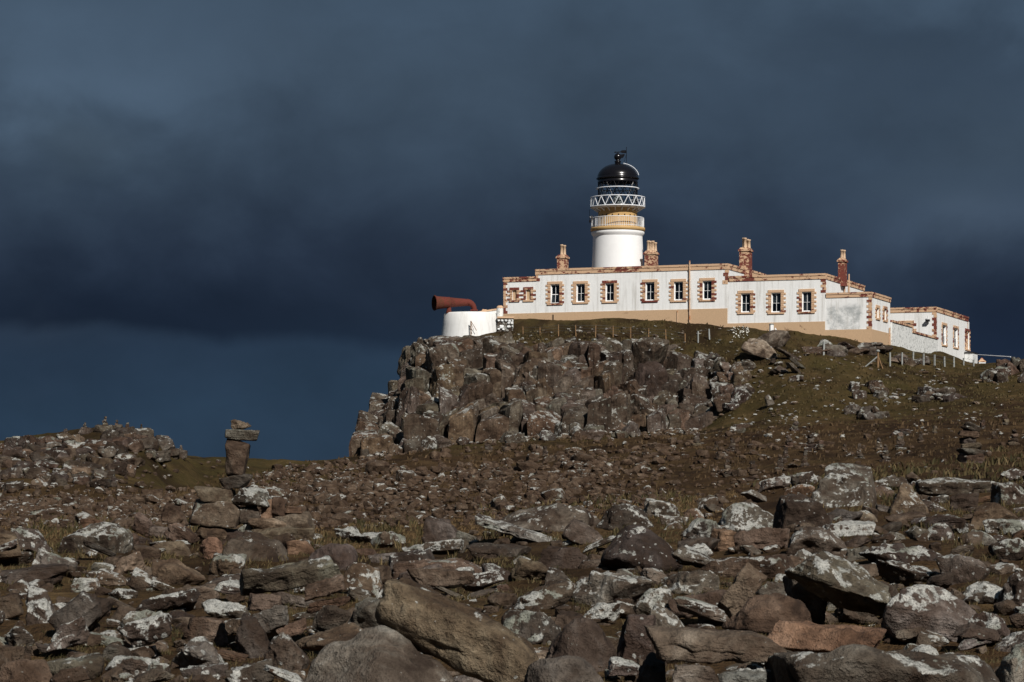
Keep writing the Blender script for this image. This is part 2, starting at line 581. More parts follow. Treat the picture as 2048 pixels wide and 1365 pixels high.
M_CURTAIN = plain('white_curtain', (0.55, 0.56, 0.55), 0.9, var=0.3, vscale=14)
M_TOWER = plain('tower_white_paint', (0.80, 0.80, 0.79), 0.6, var=0.03, vscale=1.5)
M_TOCHRE = plain('tower_ochre_paint', (0.52, 0.335, 0.140), 0.6, var=0.08, vscale=2)
M_BLACK = plain('black_gloss_paint', (0.006, 0.005, 0.006), 0.22, var=0.3, spec=0.5)
M_METALW = plain('white_painted_iron', (0.72, 0.74, 0.76), 0.5, var=0.08)
M_ROOF = plain('grey_roof_felt', (0.14, 0.13, 0.12), 0.9)
M_RUST = peel_mat('red_oxide_paint', (0.130, 0.030, 0.021), stone=(0.085, 0.030, 0.016), amount=0.55, scale=3)
M_PIPE = peel_mat('rusting_drainpipe', (0.52, 0.36, 0.24), stone=(0.30, 0.11, 0.04), amount=0.5, scale=2, stretch=(1, 1, 0.6))
M_CONC = plain('pale_concrete_post', (0.26, 0.27, 0.255), 0.9, var=0.2)
M_WOOD = plain('weathered_timber', (0.20, 0.12, 0.06), 0.9, var=0.3)
M_WIRE = plain('fence_wire', (0.10, 0.10, 0.10), 0.6, 0.6)
M_LAMPLENS = plain('frosted_lens', (0.22, 0.24, 0.24), 0.25, var=0.1, spec=0.6)


def glass_mat(name, refl=0.10, tint=(0.85, 0.9, 0.92)):
    m = bpy.data.materials.new(name)
    m.use_nodes = True
    t = NT(m.node_tree)
    t.n.clear()
    o = t.node('ShaderNodeOutputMaterial')
    mix = t.node('ShaderNodeMixShader')
    tr = t.node('ShaderNodeBsdfTransparent'); gl = t.node('ShaderNodeBsdfGlossy')
    tr.inputs[0].default_value = (*tint, 1)
    gl.inputs['Roughness'].default_value = 0.03
    lw = t.node('ShaderNodeLayerWeight'); lw.inputs[0].default_value = 0.25
    t.put(mix.inputs[0], t.math('ADD', t.math('MULTIPLY', lw.outputs['Fresnel'], 0.5), refl))
    t.l.new(tr.outputs[0], mix.inputs[1]); t.l.new(gl.outputs[0], mix.inputs[2]); t.l.new(mix.outputs[0], o.inputs[0])
    return m


M_GLASS = glass_mat('window_glass', 0.06, (0.55, 0.58, 0.6))
M_LGLASS = glass_mat('lantern_glass', 0.02, (0.95, 0.97, 0.97))

# ------------------------------------------------------------------ terrain
NEAR = [(3, -1.62), (12, -1.58), (20, -1.56), (30, -1.55), (45, -1.48)]


def zc(near_off, far):
    """near_off shifts the near ground up with distance; far = [(distance, photo row)]"""
    pts = [(Y, z + near_off * max(0, Y - 18) / 27.0) for Y, z in NEAR]
    pts += [(Y, (HZ - py) / FPX * Y) for Y, py in far]
    Yl = pts[-1][0]
    pts += [(max(Yl + 60, 370), -46.0), (900, -60.0)]
    return pts


TER = {
    -1200: zc(0, [(60, 1050), (80, 1010), (110, 985), (140, 965), (170, 950), (200, 960), (230, 1100), (260, 1500)]),
    -150: zc(0, [(60, 1052), (80, 1015), (95, 990), (108, 935), (118, 912), (128, 908), (145, 930), (170, 938), (190, 945), (215, 1050), (250, 1600)]),
    0: zc(0, [(60, 1052), (80, 1015), (95, 990), (105, 940), (115, 905), (125, 893), (140, 915), (160, 940), (185, 945), (215, 1050), (250, 1600)]),
    100: zc(0, [(60, 1051), (80, 1016), (95, 992), (104, 940), (114, 895), (125, 876), (137, 890), (150, 925), (170, 940), (190, 945), (215, 1050), (250, 1600)]),
    200: zc(0, [(60, 1050), (80, 1018), (95, 994), (104, 945), (114, 890), (124, 860), (134, 868), (148, 915), (170, 928), (190, 935), (210, 1000), (245, 1500)]),
    290: zc(0, [(60, 1050), (80, 1020), (97, 998), (106, 965), (115, 895), (122, 864), (130, 872), (146, 920), (165, 920), (185, 925), (205, 980), (240, 1500)]),
    345: zc(0, [(60, 1052), (80, 1024), (100, 1000), (112, 970), (120, 925), (127, 905), (150, 915), (165, 912), (180, 918), (200, 960), (240, 1500)]),
    420: zc(0, [(60, 1053), (80, 1025), (100, 1002), (120, 975), (140, 940), (155, 918), (168, 914), (182, 918), (200, 960), (240, 1500)]),
    550: zc(0, [(60, 1056), (80, 1020), (100, 990), (130, 955), (160, 932), (180, 925), (195, 928), (215, 1000), (250, 1500)]),
    680: zc(0, [(60, 1056), (80, 1015), (105, 980), (140, 948), (170, 930), (195, 921), (212, 918), (225, 990), (250, 1500)]),
    725: zc(0, [(60, 1054), (80, 1012), (105, 977), (140, 946), (170, 928), (195, 917), (213, 908), (222, 906), (230, 960), (250, 1400)]),
    760: zc(0, [(60, 1054), (80, 1010), (105, 975), (140, 944), (170, 926), (195, 914), (214, 900), (220, 865), (228, 830), (235, 860), (252, 1200)]),
    800: zc(0, [(60, 1053), (80, 1008), (105, 972), (140, 941), (170, 924), (195, 911), (214, 893), (219, 840), (228, 785), (236, 775), (246, 880), (262, 1200)]),
    840: zc(0, [(60, 1052), (80, 1006), (105, 968), (140, 937), (170, 920), (195, 906), (213, 888), (217, 800), (226, 712), (232, 692), (240, 700), (252, 850), (272, 1200)]),
    900: zc(0.0, [(60, 1050), (80, 1003), (105, 963), (140, 931), (170, 915), (195, 900), (213, 884), (217, 800), (226, 698), (231, 676), (240, 672), (255, 730), (285, 1100)]),
    1000: zc(0.15, [(60, 1048), (80, 1000), (105, 957), (140, 924), (170, 907), (195, 893), (212, 879), (217, 795), (225, 702), (230, 678), (236, 657), (240.5, 637), (250, 645), (270, 740), (300, 1050)]),
    1100: zc(0.28, [(60, 1046), (80, 998), (105, 953), (140, 918), (170, 899), (195, 884), (211, 872), (216, 790), (224.5, 703), (229.5, 680), (235.5, 648), (239, 635.5), (250, 645), (275, 730), (310, 950)]),
    1200: zc(0.38, [(60, 1042), (80, 994), (105, 949), (140, 913), (170, 892), (195, 876), (211, 866), (216, 790), (224, 705), (229, 682), (236, 639), (250, 650), (280, 700), (320, 900)]),
    1300: zc(0.42, [(60, 1030), (80, 988), (105, 944), (140, 904), (170, 884), (195, 870), (210, 862), (215.5, 790), (223, 707), (228, 686), (234.5, 640), (250, 652), (285, 700), (330, 900)]),
    1400: zc(0.45, [(60, 1020), (80, 982), (105, 938), (140, 896), (170, 877), (195, 865), (209, 858), (215, 800), (222, 722), (227, 690), (232.5, 645), (250, 655), (290, 700), (330, 900)]),
    1480: zc(0.50, [(60, 1008), (80, 972), (105, 928), (140, 886), (170, 868), (190, 857), (200, 842), (207, 800), (216, 742), (224, 692), (231, 652), (250, 660), (290, 700), (330, 900)]),
    1580: zc(0.55, [(60, 998), (80, 955), (105, 913), (140, 875), (168, 853), (185, 846), (194, 822), (204, 775), (215, 730), (223, 692), (229.5, 662), (250, 668), (290, 705), (330, 900)]),
    1660: zc(0.58, [(60, 990), (80, 948), (105, 906), (140, 868), (167, 847), (185, 838), (194, 815), (205, 772), (216, 730), (223, 696), (228.8, 669), (250, 676), (290, 705), (330, 900)]),
    1740: zc(0.60, [(60, 984), (80, 940), (105, 899), (140, 862), (165, 844), (185, 833), (194, 810), (206, 771), (218, 733), (224, 706), (227.6, 686), (240, 690), (260, 698), (330, 900)]),
    1780: zc(0.60, [(60, 981), (80, 938), (105, 896), (140, 858), (165, 842), (185, 830), (194, 808), (206, 770), (219, 735), (228, 711), (235, 692), (255, 698), (290, 715), (330, 900)]),
    1870: zc(0.62, [(60, 974), (80, 930), (105, 888), (140, 852), (165, 839), (185, 822), (194, 800), (208, 764), (225, 736), (242, 717), (257, 701), (280, 706), (330, 850)]),
    1950: zc(0.65, [(60, 967), (80, 920), (105, 880), (140, 847), (165, 835), (185, 815), (195, 792), (210, 760), (230, 741), (255, 731), (276, 729), (300, 738), (340, 850)]),
    2010: zc(0.66, [(60, 964), (80, 916), (105, 876), (140, 843), (165, 832), (185, 808), (195, 785), (210, 754), (224, 734), (240, 727), (262, 729), (300, 738), (340, 850)]),
    2060: zc(0.66, [(60, 961), (80, 912), (105, 872), (140, 840), (165, 829), (185, 805), (195, 780), (210, 748), (222, 724), (240, 718), (262, 724), (300, 735), (340, 850)]),
    3250: zc(0.70, [(60, 940), (80, 890), (105, 852), (140, 820), (170, 800), (210, 748), (240, 725), (290, 750), (340, 850)]),
}
TPX = np.arange(-1200, 3251, 10.0)
TY = np.concatenate([np.geomspace(3, 60, 220, endpoint=False), np.linspace(60, 300, 481)[:-1], np.geomspace(300, 900, 80)])
_cols = np.array(sorted(TER))
_prof = np.array([np.interp(TY, [p[0] for p in TER[c]], [p[1] for p in TER[c]]) for c in _cols])
_i = np.clip(np.searchsorted(_cols, TPX, side='right') - 1, 0, len(_cols) - 2)
_f = (TPX - _cols[_i]) / (_cols[_i + 1] - _cols[_i])
_f = _f * 0.4 + 0.6 * _f * _f * (3 - 2 * _f)
GRID = _prof[_i] * (1 - _f)[:, None] + _prof[_i + 1] * _f[:, None]
# soften the kinks of the profiles
for _k in range(2):
    g = GRID.copy()
    g[:, 1:-1] = 0.25 * GRID[:, :-2] + 0.5 * GRID[:, 1:-1] + 0.25 * GRID[:, 2:]
    GRID = g

# cliff band (columns of rock stand in it, so the soil under it lies deeper)
CPX = [715, 740, 760, 800, 840, 900, 1000, 1200, 1330, 1430, 1490]
CYB = [215, 214, 213.5, 213.5, 212.5, 212.5, 211.5, 210.5, 209.5, 207.5, 204]
CYT = [221, 226, 229, 232.5, 232, 230, 228.6, 227.6, 226.5, 221, 212]


def raw_h(x, y):
    x = np.asarray(x, float); y = np.asarray(y, float)
    px = np.clip(CX + FPX * x / np.maximum(y, 1e-3), TPX[0], TPX[-1] - 0.01)
    yy = np.clip(y, TY[0], TY[-1] - 0.01)
    i = np.clip(((px - TPX[0]) / 10).astype(int), 0, len(TPX) - 2)
    j = np.clip(np.searchsorted(TY, yy, side='right') - 1, 0, len(TY) - 2)
    a = (px - TPX[i]) / 10; b = (yy - TY[j]) / (TY[j + 1] - TY[j])
    return (GRID[i, j] * (1 - a) + GRID[i + 1, j] * a) * (1 - b) + (GRID[i, j + 1] * (1 - a) + GRID[i + 1, j + 1] * a) * b


def cliff_mask(x, y):
    px = CX + FPX * np.asarray(x, float) / np.maximum(y, 1e-3)
    yb = np.interp(px, CPX, CYB); yt = np.interp(px, CPX, CYT)
    s = np.clip((y - yb) / 1.5, 0, 1) * np.clip((yt - y) / 2.0, 0, 1)
    return s * np.clip((px - 700) / 30, 0, 1) * np.clip((1490 - px) / 120, 0, 1)


def hgt(x, y, fine=True):
    h = raw_h(x, y)
    p = np.stack([np.asarray(x, float), np.asarray(y, float), np.zeros_like(np.asarray(x, float))], -1)
    far = np.clip((np.asarray(y, float) - 50) / 60, 0.25, 1)
    h = h + 0.26 * far * fbm(p / 9.0, 3, 3) + 0.09 * fbm(p / 1.9, 3, 9)
    if fine:
        h = h + 0.035 * fbm(p / 0.45, 2, 21)
    return h - 1.1 * cliff_mask(x, y)


gp = np.linspace(-1150, 3200, 560)
gy = np.concatenate([np.geomspace(3.2, 60, 170, endpoint=False), np.linspace(60, 290, 380, endpoint=False), np.geomspace(290, 880, 30)])
PXg, Yg = np.meshgrid(gp, gy)
Xg = (PXg - CX) / FPX * Yg
Zg = hgt(Xg, Yg)
nr, nc = Zg.shape
idx = np.arange(nr * nc).reshape(nr, nc)
Fq = np.stack([idx[:-1, :-1], idx[:-1, 1:], idx[1:, 1:], idx[1:, :-1]], -1).reshape(-1, 4)
ground = link('ground', np_mesh('ground', np.stack([Xg, Yg, Zg], -1).reshape(-1, 3), Fq, True), M_GROUND)
tag(ground, 'rough brown and olive moorland turf rising to the lighthouse', None, None, 'structure')

# lookup: which distance does the eye meet the ground at, for a photo column and row
_ly = np.concatenate([np.geomspace(6, 60, 400, endpoint=False), np.linspace(60, 290, 900)])
_lpx = np.arange(-300, 2400, 12.0)
_P, _Yl = np.meshgrid(_lpx, _ly, indexing='ij')
_rows = HZ - FPX * hgt((_P - CX) / FPX * _Yl, _Yl, False) / _Yl
_runmin = np.minimum.accumulate(_rows, axis=1)


def eye_dist(px, py):
    i = int(np.clip(round((px + 300) / 12), 0, len(_lpx) - 1))
    r = _runmin[i]
    k = np.searchsorted(-r, -py)
    return float(_ly[min(k, len(_ly) - 1)]) if k < len(_ly) else None


def gz(x, y):
    return float(hgt(np.array([x]), np.array([y]), False)[0])


# sea all round, to the horizon
mw, tw, bw = new_mat('dark_sea')
bw.inputs['Base Color'].default_value = (0.012, 0.022, 0.034, 1)
bw.inputs['Roughness'].default_value = 0.28
bump(tw, bw, tw.noise(tw.node('ShaderNodeNewGeometry').outputs['Position'], 0.25, 5, 0.6), 0.4, 0.6)
sb = MB()
nseg = 96
sb.add([(0, 0, -44)] + [(30000 * math.cos(2 * math.pi * k / nseg), 30000 * math.sin(2 * math.pi * k / nseg), -44) for k in range(nseg)],
       [(0, 1 + k, 1 + (k + 1) % nseg) for k in range(nseg)])
tag(sb.build('sea', mw), kind='structure')

# ------------------------------------------------------------------ rock shapes
_ico = {}


def ico(sub):
    if sub not in _ico:
        bm = bmesh.new()
        bmesh.ops.create_icosphere(bm, subdivisions=sub, radius=1.0)
        bm.verts.ensure_lookup_table()
        V = np.array([v.co[:] for v in bm.verts]); F = np.array([[v.index for v in f.verts] for f in bm.faces])
        bm.free()
        _ico[sub] = (V / np.linalg.norm(V, axis=1, keepdims=True), F)
    return _ico[sub]


def unit(n, rng):
    d = rng.normal(size=(n, 3))
    return d / np.linalg.norm(d, axis=1, keepdims=True)


def rock_verts(seed, style='angular', sub=4, dims=(1.0, 0.8, 0.6)):
    """convex-ish stone inside a unit box centred on the origin; dims = its real proportions (for even chipping)"""
    rng = np.random.default_rng(seed)
    N, F = ico(sub)
    BOX = np.array([[1, 0, 0], [-1, 0, 0], [0, 1, 0], [0, -1, 0], [0, 0, 1], [0, 0, -1]], float)
    if style in ('block', 'slab', 'cut'):
        ax = BOX + rng.normal(size=BOX.shape) * 0.15
        k = rng.integers(3, 7)
        pl = np.vstack([ax, unit(k, rng)]); d = np.concatenate([rng.uniform(0.9, 1.05, 6), rng.uniform(1.02, 1.30, k)])
        p = rng.uniform(22, 40)
    elif style == 'wedge':
        ax = np.array([[1, 0, 0.4], [-1, 0, 0.25], [0, 1, 0.1], [0, -1, 0.35], [0, 0, -1], [0.35, -0.2, 1]], float)
        ax = ax + rng.normal(size=ax.shape) * 0.18
        pl = np.vstack([ax, unit(4, rng)]); d = np.concatenate([rng.uniform(0.75, 1.0, 6), rng.uniform(0.95, 1.2, 4)])
        p = rng.uniform(20, 40)
    elif style == 'log':
        ax = BOX + rng.normal(size=BOX.shape) * 0.06
        pl = np.vstack([ax, unit(6, rng)]); d = np.concatenate([np.ones(6), rng.uniform(1.05, 1.2, 6)]); p = 9
    elif style == 'round':
        pl = unit(16, rng); d = rng.uniform(0.86, 1.08, 16); p = 9
    elif style == 'mound':
        pl = unit(13, rng); pl[:, 2] = np.abs(pl[:, 2]) * 0.9 + 0.05; pl = np.vstack([pl, [[0, 0, -1]]])
        d = np.concatenate([rng.uniform(0.82, 1.1, 13), [0.5]]); p = 11
    else:
        pl = unit(12, rng); d = rng.uniform(0.70, 1.08, 12); p = rng.uniform(20, 40)
    pl = pl / np.linalg.norm(pl, axis=1, keepdims=True)
    q = np.maximum(N @ pl.T, 0) / d
    r = (np.power(q, p).sum(1) + 1e-9) ** (-1 / p)
    r = np.minimum(r, 1.7)
    V = N * r[:, None]
    lo, hi = V.min(0), V.max(0)
    V = (V - (lo + hi) / 2) / (hi - lo)
    if sub >= 3:
        dm = np.array(dims, float); dm = dm / (dm.prod() ** (1 / 3))
        Q = V * dm * 2
        C = N / dm; C /= np.linalg.norm(C, axis=1, keepdims=True)
        amp = {'round': 0.75, 'mound': 0.85, 'log': 0.9, 'cut': 0.4}.get(style, 1.0)
        nz = 0.10 * fbm(Q * 1.3 + seed, 2, seed % 97)
        if sub >= 4:
            nz = nz + 0.045 * fbm(Q * 3.6 + seed, 3, seed % 89, 0.6)
            # flaked-off chips and a crack or two
            chip = vnoise(Q * 2.3 + 5.5 + seed, seed % 83)
            nz = nz - 0.10 * np.clip((chip - 0.30) * 6, 0, 1)
            cr = np.abs(vnoise(Q * np.array([0.8, 0.8, 1.9]) + 3.7 + seed, seed % 79))
            nz = nz - 0.06 * np.clip(1 - cr / 0.035, 0, 1)
        Q = Q + C * (amp * nz)[:, None]
        V = Q / (dm * 2)
        lo, hi = V.min(0), V.max(0)
        V = (V - (lo + hi) / 2) / (hi - lo)
    return V, F


TONES = {'dark': (0.66, 0.60, 0.58), 'brown': (1.12, 0.93, 0.78), 'grey': (1.22, 1.24, 1.22), 'tan': (1.52, 1.36, 1.16),
         'orange': (1.42, 1.06, 0.80), 'blue': (1.12, 1.22, 1.28), 'mid': (0.98, 0.94, 0.88), 'red': (1.2, 0.85, 0.7), 'pale': (2.3, 2.25, 2.15)}


def jitter_tone(tone, rng, a=0.30):
    c = TONES[tone]
    k = rng.uniform(1 - a, 1 + a)
    return tuple(x * k * rng.uniform(0.95, 1.05) for x in c)


def rock_obj(name, size, loc, rot=(0, 0, 0), style='angular', tone='mid', lich=0.4, seed=None, sub=4, mat=None, parent=None, me=None):
    seed = seed if seed is not None else random.randrange(10 ** 6)
    if me is None:
        V, F = rock_verts(seed, style, sub, size)
        me = np_mesh(name, V, F, sub >= 4)
        me.materials.append(mat or M_ROCK)
    o = bpy.data.objects.new(name, me)
    COL.objects.link(o)
    o.scale = size
    o.rotation_euler = rot
    o.location = loc
    if parent is not None:
        o.parent = parent
        o.location = Vector(loc) - Vector(parent.location)
    c = jitter_tone(tone, np.random.default_rng(seed + 5))
    o.color = (*c, lich)
    return o


# ------------------------------------------------------------------ cliff of jointed columns
def clip_poly(poly, nx, ny, c):
    out = []
    for i in range(len(poly)):
        a, b = poly[i], poly[(i + 1) % len(poly)]
        da = a[0] * nx + a[1] * ny - c; db = b[0] * nx + b[1] * ny - c
        if da <= 0: out.append(a)
        if da * db < 0:
            s = da / (da - db)
            out.append((a[0] + s * (b[0] - a[0]), a[1] + s * (b[1] - a[1])))
    return out


crng = np.random.default_rng(5)
seeds = []
tries = 0
while tries < 16000 and len(seeds) < 300:
    tries += 1
    px = crng.uniform(752, 1405)
    yb = np.interp(px, CPX, CYB); yt = np.interp(px, CPX, CYT)
    y = crng.uniform(yb - 0.6, yt - 0.2)
    x = (px - CX) / FPX * y
    sz = 1.0 + 1.0 * (0.5 + 0.5 * float(vnoise(np.array([x / 3.0, y / 4.0, 0.5]), 3)))
    # joints run into the face: blocks narrow across, deep along the view
    if all(((x - s[0]) * 1.5) ** 2 + ((y - s[1]) * 0.85) ** 2 > (0.5 * (sz + s[2])) ** 2 for s in seeds):
        seeds.append((x, y, sz, px, yb, yt))
# blocks belong to larger buttresses that share one sloping top
BUT = []
for k in range(4000):
    px = crng.uniform(712, 1405)
    yb = np.interp(px, CPX, CYB); yt = np.interp(px, CPX, CYT)
    y = crng.uniform(yb, yt); x = (px - CX) / FPX * y
    if all(((x - q[0]) * 1.1) ** 2 + (y - q[1]) ** 2 > 2.5 ** 2 for q in BUT):
        BUT.append((x, y, px, (y - yb) / (yt - yb), crng.normal() * 0.35, crng.normal() * 0.26, 0.25 + crng.normal() * 0.22))


def terrace(f):
    return float(np.interp(f, [-0.1, 0.0, 0.10, 0.34, 0.40, 0.64, 0.70, 1.0], [0.0, 0.34, 0.42, 0.48, 0.76, 0.82, 0.97, 1.03]))


cliff = empty('cliff', (3.0, 218.0, 2.0))
tag(cliff, 'dark brown cliff of upright jointed rock columns below the lighthouse', None, None, 'structure')
for k, (x, y, sz, px, yb, yt) in enumerate(seeds):
    poly = [(x - 2.6, y - 2.6), (x + 2.6, y - 2.6), (x + 2.6, y + 2.6), (x - 2.6, y + 2.6)]
    for j, s in enumerate(seeds):
        if j != k and abs(s[0] - x) < 5.2 and abs(s[1] - y) < 5.2:
            nx, ny = s[0] - x, s[1] - y
            poly = clip_poly(poly, nx, ny, nx * (s[0] + x) / 2 + ny * (s[1] + y) / 2)
            if len(poly) < 3: break
    if len(poly) < 3: continue
    P = np.array(poly)
    c = P.mean(0)
    lim = 1.0 * sz
    P = c + np.clip(P - c, -lim, lim)
    xb, xt = (px - CX) / FPX * (yb - 1), (px - CX) / FPX * yt
    zlo, zhi = float(raw_h([xb], [yb - 1])[0]), float(raw_h([xt], [yt])[0])
    bq = min(BUT, key=lambda q: ((x - q[0]) * 1.1) ** 2 + (y - q[1]) ** 2)
    fr = bq[3] + 0.25 * ((y - yb) / (yt - yb) - bq[3])
    w_t = 0.8 if px < 1250 else 0.4
    zt = zlo + (w_t * terrace(fr) + (1 - w_t) * max(0.05, fr)) * (zhi - zlo) + bq[4]
    zt += (x - bq[0]) * bq[5] + (y - bq[1]) * bq[6] * 0.5
    zt += crng.normal() * 0.13 + (crng.choice([-0.8, 0.5]) if crng.random() < 0.14 else 0)
    zt = min(zt, zhi + 0.05)
    zg0 = gz(x, y)
    if px > 1250 and crng.random() < 0.30: continue
    if px > 1250: zt = max(min(zt, zg0 + 1.5), zg0 + 0.35)
    zt = max(zt, zg0 + 0.25)
    # prism: split edges, rings with jitter, tilted worn top
    n = len(P)
    ringpts = []
    for i in range(n):
        a, b = P[i], P[(i + 1) % n]
        L = np.hypot(*(b - a))
        m = 1 if L < 0.5 else (2 if L < 1.2 else 3)
        for q in range(m):
            ringpts.append(a + (b - a) * q / m)
    rp = (np.array(ringpts) - c) * crng.uniform(0.96, 1.02)
    m = len(rp)
    depth = crng.uniform(4.2, 5.4)
    tilt = np.clip(np.array([bq[5], bq[6]]) + crng.normal(size=2) * 0.12, -0.45, 0.45)
    lean = crng.normal(size=2) * 0.07
    lv = [(-depth, 1.05), (-3.0, 1.03), (-1.9, 1.01), (-1.0, 1.0), (-0.42, 0.985), (-0.10, 0.95), (0.04, 0.80)]
    V = []
    for li, (dzv, sc_) in enumerate(lv):
        for i in range(m):
            ph = rp[i] * sc_
            wear = crng.normal(size=2) * 0.045
            zz = zt + dzv + (ph @ tilt) * (1.0 if dzv > -1.2 else 0.2)
            V.append((c[0] + ph[0] + wear[0] + lean[0] * dzv, c[1] + ph[1] + wear[1] + lean[1] * dzv, zz + crng.normal() * 0.035))
    V.append((c[0], c[1], zt + 0.10 + crng.normal() * 0.06))
    Fc = []
    for li in range(len(lv) - 1):
        for i in range(m):
            a, b = li * m + i, li * m + (i + 1) % m
            Fc += [(a, b, b + m), (a, b + m, a + m)]
    top = len(V) - 1
    for i in range(m):
        Fc.append(((len(lv) - 1) * m + i, (len(lv) - 1) * m + (i + 1) % m, top))
    V = np.array(V) - np.array(cliff.location)
    org = np.array([c[0], c[1], zt - 2]) - np.array(cliff.location)
    o = link('rock_column', np_mesh('rock_column', V - org, np.array(Fc)), M_CLIFF, cliff, tuple(org))
    tn = crng.choice(['brown', 'grey', 'mid', 'dark'], p=[0.22, 0.24, 0.40, 0.14])
    o.color = (*jitter_tone(tn, crng, 0.15), crng.uniform(0.3, 0.68))
print('columns', len([o for o in bpy.data.objects if o.name.startswith('rock_column')]))

# ------------------------------------------------------------------ buildings
ANG = -20.98                                              # the front wall turns away to the left
FU = np.array([math.cos(R(ANG)), math.sin(R(ANG))]); FV = np.array([-FU[1], FU[0]])
P0 = np.array([(1260 - CX) / FPX * 236.0, 236.0])


def t_of(px, O=P0, A=FU):
    k = (px - CX) / FPX
    return (k * O[1] - O[0]) / (A[0] - k * A[1])


def Z_of(py, tt, O=P0, A=FU):
    return (HZ - py) / FPX * (O[1] + A[1] * tt)


ZB = 12.6
house = empty('keepers_house', (P0[0], P0[1], ZB), R(ANG))
tag(house, 'long white flat-roofed keepers house with ochre trim on the cliff top', 'house')


def wall_plane(mb, O, A, N, x0, x1, z0, z1, holes, depth=0.24):
    """upright wall on line O + A*x facing N with recessed openings (x0,x1,z0,z1)"""
    xs = sorted({x0, x1, *[h[0] for h in holes], *[h[1] for h in holes]})
    zs = sorted({z0, z1, *[h[2] for h in holes], *[h[3] for h in holes]})
    pt = lambda x, z, d=0: (O[0] + A[0] * x - N[0] * d, O[1] + A[1] * x - N[1] * d, z)
    for i in range(len(xs) - 1):
        for j in range(len(zs) - 1):
            xm, zm = (xs[i] + xs[i + 1]) / 2, (zs[j] + zs[j + 1]) / 2
            if any(h[0] < xm < h[1] and h[2] < zm < h[3] for h in holes): continue
            mb.add([pt(xs[i], zs[j]), pt(xs[i + 1], zs[j]), pt(xs[i + 1], zs[j + 1]), pt(xs[i], zs[j + 1])], [(0, 1, 2, 3)])
    for a, b, c, d in holes:
        q = [(a, c), (b, c), (b, d), (a, d)]
        for k in range(4):
            p1, p2 = q[k], q[(k + 1) % 4]
            mb.add([pt(*p1), pt(*p2), pt(*p2, depth), pt(*p1, depth)], [(0, 3, 2, 1)])


def block(parent, x0, x1, y0, y1, ztop, front=(), right=(), mat=None, zb=8.0, dz=-ZB):
    mb = MB()
    wall_plane(mb, (0, y0), (1, 0), (0, -1), x0, x1, zb, ztop, list(front))
    wall_plane(mb, (x1, 0), (0, 1), (1, 0), y0, y1, zb, ztop, list(right))
    mb.add([(x0, y0, zb), (x0, y1, zb), (x0, y1, ztop), (x0, y0, ztop)], [(3, 2, 1, 0)])
    mb.add([(x0, y1, zb), (x1, y1, zb), (x1, y1, ztop), (x0, y1, ztop)], [(0, 3, 2, 1)])
    w = mb.build('wall', mat or M_WHITE, parent, dz=dz)
    MB().box(x0 + 0.1, x1 - 0.1, y0 + 0.1, y1 - 0.1, ztop - 0.3, ztop + 0.12).build('roof', M_ROOF, parent, dz=dz)
    return w


def cornice(parent, x0, x1, y0, y1, z0, z1, left=True, dz=-ZB, w=0.42, o=0.07):
    """coping course on the wall head, built in lengths of stone"""
    def run(a0, a1, mk):
        n = max(1, round((a1 - a0) / 1.9))
        for i in range(n):
            g = 0.006
            b0, b1 = a0 + (a1 - a0) * i / n + g, a0 + (a1 - a0) * (i + 1) / n - g
            mk(b0, b1, 0.012 * ((i * 7) % 3 - 1))
    hm = z0 + (z1 - z0) * 0.62
    def front(b0, b1, j):
        MB().box(b0, b1, y0 - o + j * 0.3, y0 + w, z0, hm).box(b0, b1, y0 - o - 0.05 + j * 0.3, y0 + w + 0.02, hm + 0.001, z1 + j * 0.4).build('coping_stone', M_COPE, parent, dz=dz)
    def rightf(b0, b1, j):
        MB().box(x1 - w, x1 + o + j * 0.3, b0, b1, z0, hm).box(x1 - w - 0.02, x1 + o + 0.05 + j * 0.3, b0, b1, hm + 0.001, z1 + j * 0.4).build('coping_stone', M_COPE, parent, dz=dz)
    def leftf(b0, b1, j):
        MB().box(x0 - o, x0 + w, b0, b1, z0, z1 - 0.003).build('coping_stone', M_COPE, parent, dz=dz)
    def backf(b0, b1, j):
        MB().box(b0, b1, y1 - w, y1 + o, z0, z1 - 0.003).build('coping_stone', M_COPE, parent, dz=dz)
    run(x0 - (o if left else 0), x1 + o, front)
    run(y0 + w + 0.03, y1 + o, rightf)
    if left: run(y0 + w + 0.03, y1 - w - 0.03, leftf)
    run(x0 + w + 0.03, x1 - w - 0.05, backf)


_stone = {}


def stone_mesh(w, h, d):
    key = (round(w, 2), round(h, 2), round(d, 2))
    if key not in _stone:
        mb = MB()
        b = 0.012
        V = [(-w / 2 + b, -d, b), (w / 2 - b, -d, b), (w / 2 - b, -d, h - b), (-w / 2 + b, -d, h - b),
             (-w / 2, -d + b, 0), (w / 2, -d + b, 0), (w / 2, -d + b, h), (-w / 2, -d + b, h), (-w / 2, 0.02, 0), (w / 2, 0.02, 0), (w / 2, 0.02, h), (-w / 2, 0.02, h)]
        F = [(0, 1, 2, 3)] + [(i, 4 + i, 4 + (i + 1) % 4, (i + 1) % 4) for i in range(4)] + [(4 + i, 8 + i, 8 + (i + 1) % 4, 4 + (i + 1) % 4) for i in range(4)]
        me = bpy.data.meshes.new('stone')
        me.from_pydata(V, [], F)
        me.materials.append(M_STONE)
        _stone[key] = me
    return _stone[key]


